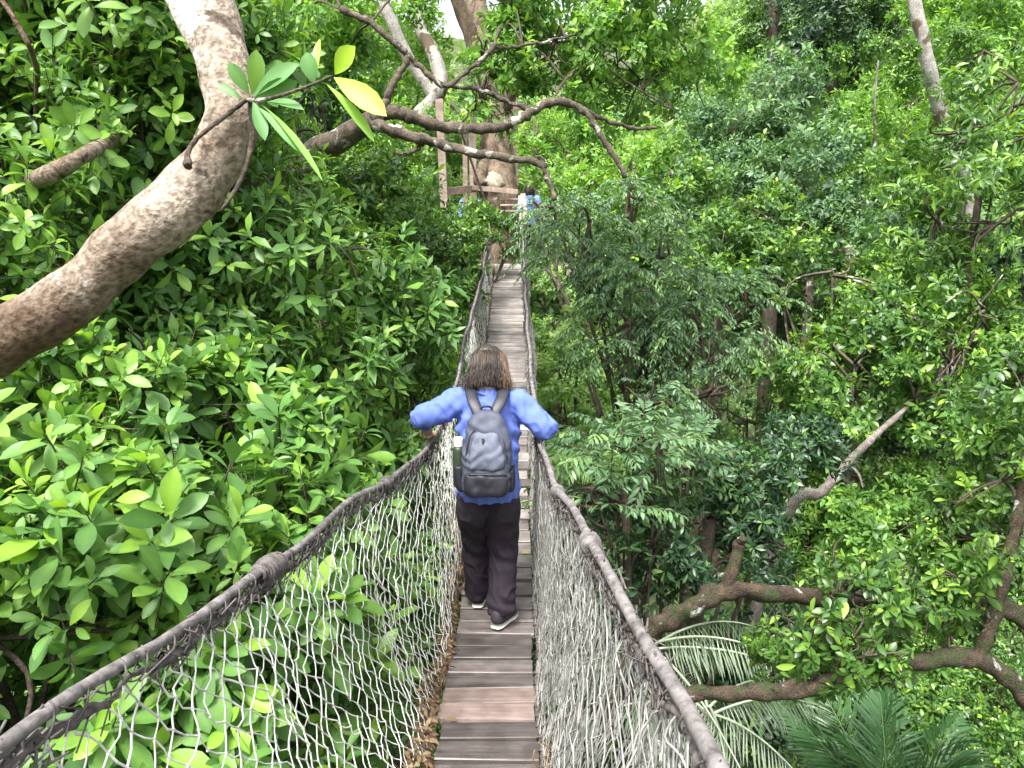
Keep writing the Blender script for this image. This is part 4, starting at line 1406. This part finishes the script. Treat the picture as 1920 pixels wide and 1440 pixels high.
# pale barked tree behind the overhanging limbs
base = np.array([-4.4, 19.0])
wt = thing('pale_bark_tree', 'pale white barked trunk with brown patches behind the overhanging limbs', 'tree', (base[0], base[1], float(zground(*base))))
mb = MB()
tube(mb, smooth_path([[base[0], base[1], float(zground(*base)) - .3], [-4.4, 18.8, -4], P(650, 380, 18.6), P(735, 262, 18.4), P(800, 205, 18.2), P(826, 160, 18), P(818, 115, 18), P(788, 50, 18), P(752, -50, 18), P(720, -300, 18)], 8), np.linspace(.27, .12, 73), 14, lump=.06)
tube(mb, smooth_path([P(815, 185, 18.1), P(792, 150, 18), P(764, 105, 17.8), P(738, 50, 17.6), P(716, -5, 17.5), P(690, -120, 17.5)], 8), np.linspace(.13, .15, 41), 12, lump=.06)
mb.build('trunk', BARK_WHITE, wt)
mb = MB()
for (a, b, d, r) in [(700, -180, 17, 1.4), (800, -200, 17.2, 1.4), (640, 20, 18, 1.0), (770, 225, 17.0, .6)]:
    p, dd_ = sample_lobe(P(a, b, d), r, int(1.2 * 4 * r * r / .11 ** 2), .4, a, gap=-.3)
    whorls(mb, p, dd_ + [0, 0, .4], 8, .11, .45, 'B', .3, tbase=.5)
mb.build('crown', LM['bright'], wt)

# ================================================================== right side
tree('feathery_tree', 'blue green tree with drooping feathery compound leaves right of the bridge', [
    (1110, 460, 9.4, .6), (1230, 520, 9.2, .75), (1045, 415, 10.6, .5), (1008, 400, 12.6, .3), (1010, 440, 12.4, .28), (1012, 480, 12.2, .25), (1180, 400, 10.4, .5), (1240, 660, 9.6, .55), (1290, 560, 10, .55), (1180, 640, 9.0, .6), (1310, 640, 9.4, .7), (1390, 590, 10.2, .6), (1130, 555, 9.6, .35), (1210, 760, 8.6, .45), (1330, 740, 9.2, .45)],
    LM['feather'], .085, .32, 'B', cover=1.7, bark=BARK_DARK, r0=.12, mode='pinnate', base=(2.0, 9.4), Lf=.36, npair=8, droop=1.25, stems=True, young=.10, tbase=.48, gap=-.25)
tree('feathery_sapling', 'low feathery sapling close to the right handrail below the larger feathery tree', [
    (1150, 870, 6.6, .42), (1230, 880, 6.6, .42), (1120, 940, 6.2, .35)],
    LM['feather'], .11, .32, 'B', cover=2.0, bark=BARK_DARK, r0=.05, mode='pinnate', base=(1.3, 6.7), Lf=.5, npair=9, droop=.5, stems=True, young=.08, tbase=.5)
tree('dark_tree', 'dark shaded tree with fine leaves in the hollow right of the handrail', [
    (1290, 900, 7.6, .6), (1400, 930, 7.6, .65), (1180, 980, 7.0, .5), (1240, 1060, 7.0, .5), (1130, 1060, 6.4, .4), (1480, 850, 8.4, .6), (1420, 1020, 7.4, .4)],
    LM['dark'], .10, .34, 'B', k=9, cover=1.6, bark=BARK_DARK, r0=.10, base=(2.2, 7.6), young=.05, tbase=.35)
tree('pale_shrub_tree', 'pale yellow green tree lit up just right of the far bridge', [
    (1040, 640, 11.2, .5), (1050, 700, 10.6, .45), (1085, 600, 11.4, .4), (1050, 660, 13.5, .75), (1080, 740, 13, .7), (1030, 780, 12.6, .7), (1100, 830, 12.4, .7), (1020, 540, 14.5, .6), (1060, 950, 12, .9)],
    LM['pale'], .10, .42, 'B', k=9, cover=1.5, bark=BARK_GREY, r0=.08, base=(1.3, 13.5), young=.35, tbase=.5)
tree('spreading_tree', 'broad mid green tree filling the right middle of the view', [
    (1560, 560, 11.5, 1.2), (1690, 610, 10.8, 1.1), (1460, 480, 12.4, 1.0), (1600, 720, 10.2, 1.0), (1830, 620, 10, 1.1), (1760, 740, 9.8, .9), (1480, 700, 10.8, .8), (1900, 730, 9.4, .9), (1420, 420, 12.8, .8)],
    LM['mid'], .115, .45, 'B', k=9, cover=1.4, bark=BARK_GREY, r0=.11, base=(5.2, 11.8), young=.22, tbase=.42, gap=-.22)
tree('tall_tree', 'tall olive green tree with a ragged crown at the upper right edge', [
    (1800, 280, 11.5, 1.2), (1890, 420, 10.4, 1.1), (1760, 420, 11.6, 1.0), (1900, 200, 11.5, 1.0), (1720, 500, 12, .8), (1840, 140, 13, .9), (1960, 320, 10.5, 1.0)],
    LM['mid'], .15, .32, 'B', k=8, cover=1.25, bark=BARK_DARK, r0=.08, base=(7.6, 12.5), young=.3, tbase=.42, gap=-.15, droop=.5, lean=.1)

# mossy limbs at the lower right ------------------------------------------------
base = np.array([3.9, 4.6])
mt = thing('mossy_tree', 'tree with thick mossy brown limbs reaching across the lower right', 'tree', (base[0], base[1], float(zground(*base))))
mb = MB()
tube(mb, smooth_path([[base[0], base[1], float(zground(*base)) - .3], [3.9, 4.5, -6], [3.95, 4.3, -3.3], P(2080, 1290, 5.0)], 8), np.linspace(.26, .14, 25), 12, lump=.1)
mb.build('trunk', BARK_MOSS, mt)
ML = [
    ([(1120, 1420, 5.3), (1165, 1270, 5.2), (1220, 1186, 5.1), (1300, 1140, 5.0), (1362, 1106, 5.0), (1450, 1113, 5.0), (1570, 1122, 5.0), (1700, 1114, 5.0), (1820, 1112, 5.0), (1900, 1146, 5.0), (2000, 1205, 5.0), (2080, 1290, 5.0)], [.06, .075, .085, .09, .082, .080, .078, .07, .075, .085, .10, .12]),
    ([(1362, 1106, 5.0), (1376, 1060, 5.0), (1386, 1020, 5.0), (1394, 1008, 4.95)], [.07, .055, .045, .035]),
    ([(1225, 1310, 4.75), (1300, 1300, 4.7), (1400, 1300, 4.7), (1520, 1288, 4.7), (1640, 1256, 4.7), (1750, 1238, 4.7), (1830, 1234, 4.7), (1890, 1272, 4.7), (1960, 1335, 4.75), (2060, 1330, 4.9)], [.06, .064, .066, .075, .07, .075, .08, .08, .09, .12]),
    ([(1835, 1236, 4.7), (1868, 1140, 4.72), (1893, 1040, 4.75), (1912, 950, 4.75), (1935, 850, 4.8), (1960, 700, 4.9)], [.055, .055, .05, .045, .04, .03]),
    ([(1640, 1256, 4.7), (1600, 1200, 5.0), (1560, 1150, 5.2)], [.03, .022, .015]),
]
for pl, rr in ML:
    q = smooth_path(np.c_[PP(pl), rr], 12)
    mb = MB()
    tube(mb, q[:, :3], q[:, 3] * .74 * (1 + .07 * np.sin(np.arange(len(q)) * .9 + len(q))), 18, lump=.17, lumpf=7)
    mb.build('limb', BARK_MOSS, mt)
cr, st = MB(), MB()
for i, (a, b, d, r) in enumerate([(1520, 1190, 5.4, .36), (1600, 1160, 5.5, .36), (1460, 1200, 5.7, .28), (1660, 1200, 5.2, .28), (1640, 1090, 5.6, .3), (1750, 1090, 5.3, .34), (1830, 1010, 5.3, .42), (1760, 960, 5.6, .38), (1880, 900, 4.9, .36), (1900, 1010, 5.1, .3), (1560, 1270, 5.0, .18), (1660, 1250, 4.6, .14), (1810, 1130, 5.0, .24), (1940, 780, 5.0, .5), (1560, 1060, 5.8, .25), (1450, 1260, 5.8, .22), (1560, 1120, 4.7, .2), (1640, 1130, 4.7, .22), (1740, 1130, 4.7, .24), (1530, 1230, 4.8, .25), (1620, 1230, 4.45, .18), (1680, 1250, 4.45, .16), (1790, 1080, 4.8, .26), (1860, 1060, 4.5, .2), (1600, 1110, 4.7, .16), (1690, 1105, 4.7, .16), (1600, 1195, 4.5, .16)]):
    c = P(a, b, d)
    p, dd_ = sample_lobe(c, r, int(1.25 * 4 * r * r / .085 ** 2), .3, i + 9, gap=-.3, f=2.5)
    whorls(cr, p, dd_ * .7 + [0, 0, .35] + rng.normal(0, .4, p.shape), 9, .075, .44, 'A', .15, tbase=.26 if i != 8 else .5)
    LP = np.concatenate([PP(pl) for pl, rr in ML])
    nb = LP[np.argmin(np.linalg.norm(LP - c, axis=1))]
    tube(st, smooth_path([nb, (nb + c) / 2 + [0, 0, .04], c], 4), np.linspace(.014, .007, 9), 5)
    for _ in range(7):
        e = c + nrm(rng.normal(size=3)) * r
        tube(st, smooth_path([c, (c + e) / 2 + rng.normal(0, .04, 3), e], 3), np.linspace(.008, .003, 7), 4)
cr.build('crown', LM['bush'], mt)
st.build('branch', BARK_DARK, mt)

# broken pale limb and slim stems ------------------------------------------------
base = P(1530, 930, 9.2)
bt = thing('dead_tree', 'leaning dead pale trunk snapped off in the leaves at right centre', 'tree', (base[0], base[1], float(zground(base[0], base[1]))))
mb = MB()
tube(mb, smooth_path([[base[0] - 1.6, base[1] + .2, float(zground(base[0] - 1.6, base[1])) - .3], P(1440, 1060, 9.3), P(1545, 920, 9.1), P(1590, 868, 9.05), P(1640, 818, 9), P(1700, 765, 9.8)], 8), np.linspace(.085, .03, 41), 10, lump=.16, lumpf=7)
tube(mb, smooth_path([P(1590, 868, 9.05), P(1610, 890, 9.0), P(1618, 915, 8.95)], 6), np.linspace(.022, .01, 13), 8, lump=.1)
mb.build('trunk', bark_mat('dead_wood', (0.10, 0.085, 0.075), (0.25, 0.22, 0.20), (0.38, 0.36, 0.34), 4, .6, 8), bt)


def slim(name, label, pts, r0, r1, bark, crown=None, mat='mid', L=.12):
    q = PP(pts)
    b = np.array([q[0][0], q[0][1], float(zground(q[0][0], q[0][1]))])
    o = thing(name, label, 'tree', b)
    mb = MB()
    w = smooth_path(np.vstack([[b - [0, 0, .3]], [(b + q[0]) / 2], q]), 7)
    tube(mb, w, np.linspace(r0 * 1.3, r1, len(w)), 10, lump=.06)
    mb.build('trunk', bark, o)
    if crown:
        mb = MB()
        for i, (a, bb, d, r) in enumerate(crown):
            c = P(a, bb, d)
            p, dd_ = sample_lobe(c, r, int(1.2 * 4 * r * r / (L * .95) ** 2), .4, a * .1, gap=-.3)
            whorls(mb, p, dd_ + [0, 0, .4], 8, L, .45, 'B', .25, tbase=.42)
        mb.build('crown', LM[mat], o)
    return o


slim('slim_tree', 'short brown stem standing below the lower mossy limb', [(1664, 1420, 9.4), (1660, 1330, 9.2), (1655, 1262, 9.0), (1640, 1150, 9.2)], .10, .11, BARK_GREY, [(1600, 1000, 10.2, .8), (1700, 1010, 10.4, .8), (1650, 930, 11, .8)], 'bright', .10)
slim('white_trunk_tree', 'tall slanting white trunk at the upper right', [(1820, 420, 17.6), (1768, 230, 16.8), (1740, 120, 16.3), (1716, 10, 16), (1690, -120, 16)], .15, .125, BARK_WHITE, [(1650, -210, 19, 1.6), (1790, -200, 19, 1.6)], 'bright', .14)
slim('pole_tree', 'thin pale pole like stem in the upper right gap', [(1640, 420, 17.5), (1641, 300, 16), (1640, 200, 15.6), (1644, 140, 15.5), (1648, 110, 15.5)], .032, .016, BARK_WHITE, [(1600, 110, 15, .45), (1690, 110, 15, .4), (1640, 80, 15, .4), (1620, 320, 14.8, .4), (1665, 380, 14.8, .4)], 'mid', .10)
slim('dark_trunk_tree', 'dark upright trunk at the top right of centre', [(1462, 300, 24.2), (1452, 120, 24), (1449, 40, 24), (1446, -100, 24)], .19, .17, BARK_DARK, [(1440, -160, 24, 2), (1540, -100, 24, 2), (1570, 50, 24, 1.3)], 'dark', .14)

# light brush low at the right
tree('brush_thicket', 'bright small leaved thicket under the mossy limbs at the lower right corner', [
    (1780, 1340, 8.6, .75), (1870, 1320, 8.4, .7), (1700, 1400, 9, .7), (1560, 1360, 9.6, .7), (1900, 1420, 8, .6), (1620, 1440, 9.2, .7), (1780, 1200, 10, .8), (1900, 1190, 9.6, .7)],
    LM['mid'], .075, .45, 'B', k=8, cover=1.3, bark=BARK_DARK, r0=.05, base=(4.7, 7.2), young=.2, tbase=.36, cat='shrub')
tree('sunlit_thicket', 'sunlit yellow green thicket seen through the gap below the broad right tree', [
    (1600, 930, 12, .9), (1700, 900, 12.4, .8), (1530, 1020, 11.6, .8), (1690, 1030, 11.4, .8), (1790, 900, 12, .8), (1840, 1160, 11.5, .8), (1480, 1080, 11.4, .7)],
    LM['bright'], .085, .45, 'B', k=8, cover=1.2, bark=BARK_GREY, r0=.06, base=(5.6, 12.4), young=.3, tbase=.48, cat='shrub')


# ================================================================== palms
def frond(root, base, dirv, ln, droop, nl, LL, LW, mat, hang=.5, tint=.5, roll=0.0):
    mb = MB()
    d = nrm(np.asarray(dirv, float))
    t = np.linspace(0, 1, 22)[:, None]
    pth = base + d * ln * t - np.array([0, 0, 1.0]) * droop * ln * t ** 2
    tube(mb, pth, np.linspace(.014, .004, 22), 6, a=.8)
    k = np.linspace(.14, 1, nl)
    q = base + d * ln * k[:, None] - np.array([0, 0, 1.0]) * droop * ln * k[:, None] ** 2
    tg = nrm(d - np.array([0, 0, 2.0]) * droop * k[:, None])
    s = nrm(np.cross(tg, np.array([math.sin(roll) * .8, 0, 1.0])))
    nn = np.cross(s, tg)
    for sd in (-1, 1):
        dv = s * sd * (1 - .35 * k[:, None]) + tg * (.35 + .75 * k[:, None]) + nn * .1 - np.array([0, 0, hang]) + rng.normal(0, .07, (nl, 3))
        ll = LL * np.sin(np.pi * np.clip(k * .82 + .14, 0, 1)) ** .6 * (.9 + .2 * rng.random(nl))
        up = nn + s * sd * .4 + rng.normal(0, .2, (nl, 3))
        leaves(mb, q, dv, up, ll, LW * (.8 + .4 * rng.random(nl)), (tint + rng.normal(0, .09, nl)).clip(0, 1), 'B', .35)
    return mb.build('frond', mat, root)


def palm(label, crown, n, ln, mat, seed, az0=0, az1=360, droop=(.35, .7), el=(10, 60), LL=.34, LW=.020, hang=.5, nl=46, r=.07, tint=.5):
    r_ = np.random.default_rng(seed)
    b = np.array([crown[0] + .1, crown[1] + .1, float(zground(crown[0], crown[1]))])
    o = thing('palm_tree', label, 'palm', b, 'palms below the bridge')
    mb = MB()
    w = smooth_path([b - [0, 0, .3], (b + crown) / 2 + [.1, 0, 0], crown], 10)
    tube(mb, w, np.linspace(r * 1.4, r, 21), 10, lump=.05)
    mb.build('trunk', BARK_GREY, o)
    for i in range(n):
        az = R(az0 + (az1 - az0) * (i + r_.uniform(-.25, .25)) / n)
        e = R(r_.uniform(*el))
        dv = (math.cos(az) * math.cos(e), math.sin(az) * math.cos(e), math.sin(e))
        frond(o, crown + r_.normal(0, .02, 3), dv, ln * r_.uniform(.85, 1.15), r_.uniform(*droop), nl, LL, LW, mat, hang, tint + r_.normal(0, .08), r_.normal(0, .5))
    return o


palm('palm with silvery drooping fronds beneath the upper mossy limb', P(1215, 1215, 6.8), 10, 1.55, LM['palm'], 3, tint=.55, LL=.30, LW=.015, hang=1.1, nl=32, el=(5, 40), droop=(.25, .5))
palm('palm with hanging pale fronds beneath the lower mossy limb', P(1330, 1335, 6.4), 8, 1.15, LM['palm'], 8, tint=.5, LL=.30, LW=.015, hang=1.0, nl=30, el=(0, 35), droop=(.3, .6))
palm('dark green palm with stiff upright fronds at the bottom edge', P(1670, 1550, 6.6), 17, 1.25, LM['fan'], 12, tint=.45, LL=.42, LW=.024, hang=.05, droop=(.1, .35), el=(20, 65))
palm('small light green palm beside the right sleeve of the walker', P(1075, 880, 9.6), 9, 1.25, LM['pale'], 21, tint=.55, LL=.28, LW=.02, hang=.4, r=.045, droop=(.3, .6), el=(35, 75))

# ================================================================== background trees on the slope
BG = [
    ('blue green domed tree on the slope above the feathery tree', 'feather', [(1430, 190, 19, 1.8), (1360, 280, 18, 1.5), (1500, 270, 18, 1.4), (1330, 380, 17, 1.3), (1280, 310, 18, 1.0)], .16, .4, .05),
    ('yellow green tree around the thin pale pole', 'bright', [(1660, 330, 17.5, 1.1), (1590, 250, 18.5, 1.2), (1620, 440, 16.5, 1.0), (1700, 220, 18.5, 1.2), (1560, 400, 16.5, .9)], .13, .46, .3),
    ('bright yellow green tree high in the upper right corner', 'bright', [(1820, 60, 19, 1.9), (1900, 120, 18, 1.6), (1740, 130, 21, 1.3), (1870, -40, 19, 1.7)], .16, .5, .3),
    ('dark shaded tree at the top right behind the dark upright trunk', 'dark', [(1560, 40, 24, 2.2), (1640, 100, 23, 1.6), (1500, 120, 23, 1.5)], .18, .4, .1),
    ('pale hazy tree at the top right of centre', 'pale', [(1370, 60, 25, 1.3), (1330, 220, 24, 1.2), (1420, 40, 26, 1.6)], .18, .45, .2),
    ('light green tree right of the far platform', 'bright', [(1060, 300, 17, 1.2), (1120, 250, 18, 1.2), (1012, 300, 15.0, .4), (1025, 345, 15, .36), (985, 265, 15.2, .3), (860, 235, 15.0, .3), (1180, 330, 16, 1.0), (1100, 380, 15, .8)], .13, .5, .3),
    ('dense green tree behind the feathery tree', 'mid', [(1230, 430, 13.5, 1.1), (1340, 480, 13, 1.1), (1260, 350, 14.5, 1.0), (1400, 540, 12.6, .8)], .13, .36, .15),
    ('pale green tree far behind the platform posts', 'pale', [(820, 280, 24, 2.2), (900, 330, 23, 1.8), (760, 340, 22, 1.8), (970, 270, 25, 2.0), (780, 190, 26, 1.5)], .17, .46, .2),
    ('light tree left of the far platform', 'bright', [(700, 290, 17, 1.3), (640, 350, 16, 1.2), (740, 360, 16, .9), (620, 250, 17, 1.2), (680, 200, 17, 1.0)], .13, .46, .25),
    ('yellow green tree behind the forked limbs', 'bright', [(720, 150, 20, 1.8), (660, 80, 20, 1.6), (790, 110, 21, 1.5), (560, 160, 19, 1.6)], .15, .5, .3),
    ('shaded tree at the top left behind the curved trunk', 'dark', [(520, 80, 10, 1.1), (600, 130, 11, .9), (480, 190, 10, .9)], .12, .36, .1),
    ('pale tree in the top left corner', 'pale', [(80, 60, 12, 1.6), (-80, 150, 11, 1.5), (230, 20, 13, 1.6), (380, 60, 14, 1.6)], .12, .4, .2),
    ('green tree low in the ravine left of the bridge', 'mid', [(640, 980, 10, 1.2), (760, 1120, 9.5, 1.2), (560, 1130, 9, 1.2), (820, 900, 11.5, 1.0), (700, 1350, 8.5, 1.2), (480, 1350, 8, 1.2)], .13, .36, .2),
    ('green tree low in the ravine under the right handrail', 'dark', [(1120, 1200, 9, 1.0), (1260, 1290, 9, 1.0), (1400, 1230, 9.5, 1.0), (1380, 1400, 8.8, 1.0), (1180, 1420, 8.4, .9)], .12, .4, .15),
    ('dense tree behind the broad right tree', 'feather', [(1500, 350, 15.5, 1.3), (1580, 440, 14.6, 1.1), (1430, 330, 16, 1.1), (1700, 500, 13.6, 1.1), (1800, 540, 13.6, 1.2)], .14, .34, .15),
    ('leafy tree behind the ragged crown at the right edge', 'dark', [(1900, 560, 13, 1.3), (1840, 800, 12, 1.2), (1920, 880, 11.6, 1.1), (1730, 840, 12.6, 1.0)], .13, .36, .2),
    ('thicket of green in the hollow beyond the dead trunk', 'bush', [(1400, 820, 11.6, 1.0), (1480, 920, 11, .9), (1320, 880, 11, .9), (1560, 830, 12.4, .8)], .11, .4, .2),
]
for lab, m, lob, L, tb_, yg in BG:
    dmin = min(l[2] for l in lob)
    tree('forest_tree', lab, lob, LM[m], L, .46, 'B' if dmin < 14 else 'C', k=8, cover=1.35 if dmin < 20 else 1.5, bark=BARK_GREY, r0=.18, group='trees on the slope behind', young=yg, tbase=tb_, gap=-.4, sub=4)

# far wood: one mass of crowns on the hillside
mb = MB()
cs = []
for i in range(230):
    y = rng.uniform(27, 62)
    x = rng.uniform(-.85 * y, .85 * y)
    z = float(zground(x, y)) + rng.uniform(3.5, 10)
    if -.10 < x / y < .26: z -= 2.5
    cs.append((x, y, z, rng.uniform(1.8, 3.6)))
for i in range(60):
    s = -1 if i % 2 else 1
    y = rng.uniform(2, 26)
    x = s * rng.uniform(12 + .5 * y, 26 + .5 * y)
    cs.append((x, y, float(zground(x, y)) + rng.uniform(2, 8), rng.uniform(1.8, 3.2)))
for i in range(150):
    s = -1 if i % 3 == 0 else 1
    y = rng.uniform(3, 40)
    x = s * rng.uniform(.72 * y + 4.5, .72 * y + 24)
    cs.append((x, y, float(zground(x, y)) + rng.uniform(2, 7), rng.uniform(1.6, 2.8)))
for (x, y, z, r) in cs:
    L = .42
    p, d = sample_lobe(np.array([x, y, z]), r, int(1.3 * 4 * r * r / .36 ** 2), .6, x, gap=-.4)
    whorls(mb, p, d + [0, 0, .4], 8, L, .5, 'C', .2, tbase=rng.uniform(.25, .6))
tag(mb.build('distant_wood', LM['hill']), 'wooded hillside of pale green crowns closing the view', 'wood', kind='stuff')

# ================================================================== ground
gx = np.linspace(-110, 110, 150)
gy = np.linspace(-30, 140, 120)
X, Y = np.meshgrid(gx, gy)
Z = zground(X, Y)
v = np.stack([X, Y, Z], -1).reshape(-1, 3)
nx = len(gx)
i, j = np.meshgrid(np.arange(len(gx) - 1), np.arange(len(gy) - 1))
a = (j * nx + i).ravel()
mb = MB()
mb.add(v, np.stack([a, a + 1, a + nx + 1, a + nx], -1))
M_GROUND = simple_mat('forest_floor', (0.06, 0.085, 0.03), .95, 1.3, .4, .8, c2=(0.035, 0.03, 0.018))
tag(mb.build('ground', M_GROUND), kind='structure')
mb = MB()
n = 16000
gx_, gy_ = rng.uniform(-20, 34, n), rng.uniform(0, 40, n)
p = np.stack([gx_, gy_, zground(gx_, gy_) + .15 + rng.random(n) * (.5 + .5 * np.sin(gx_ * .9) * np.sin(gy_ * .8))], -1)
whorls(mb, p, rng.normal(0, .4, (n, 3)) + [0, 0, 1], 8, .24, .45, 'C', .25, tbase=.45)
tag(mb.build('undergrowth', LM['hill']), 'leafy undergrowth covering the ravine floor', 'undergrowth', kind='stuff')

# ================================================================== light
w = bpy.data.worlds.new('World')
SC.world = w
w.use_nodes = True
nt = w.node_tree
bg = nt.nodes['Background']
sky = nt.nodes.new('ShaderNodeTexSky')
sky.sky_type = 'NISHITA'
sky.sun_disc = False
SUN_EL, SUN_AZ = R(62), R(205)
sky.sun_elevation = SUN_EL
sky.sun_rotation = SUN_AZ
sky.dust_density = 5.0
hs = nt.nodes.new('ShaderNodeHueSaturation')
hs.inputs['Saturation'].default_value = .22
nt.links.new(sky.outputs['Color'], hs.inputs['Color'])
nt.links.new(hs.outputs['Color'], bg.inputs['Color'])
bg.inputs['Strength'].default_value = .15
sd = bpy.data.lights.new('sun', 'SUN')
sd.energy = 2.4
sd.angle = R(14)
sd.color = (1, .96, .88)
so = bpy.data.objects.new('sun', sd)
COL.objects.link(so)
dirv = Vector((math.sin(SUN_AZ) * math.cos(SUN_EL), math.cos(SUN_AZ) * math.cos(SUN_EL), math.sin(SUN_EL)))
so.rotation_euler = (-dirv).to_track_quat('-Z', 'Y').to_euler()
SC.view_settings.view_transform = 'Standard'
SC.view_settings.look = 'None'
SC.view_settings.exposure = 1.7
SC.view_settings.gamma = 1
SC.render.film_transparent = False
SC.cycles.max_bounces = 8
SC.cycles.diffuse_bounces = 4
SC.cycles.transmission_bounces = 5
SC.cycles.glossy_bounces = 3
SC.cycles.caustics_reflective = False
SC.cycles.caustics_refractive = False
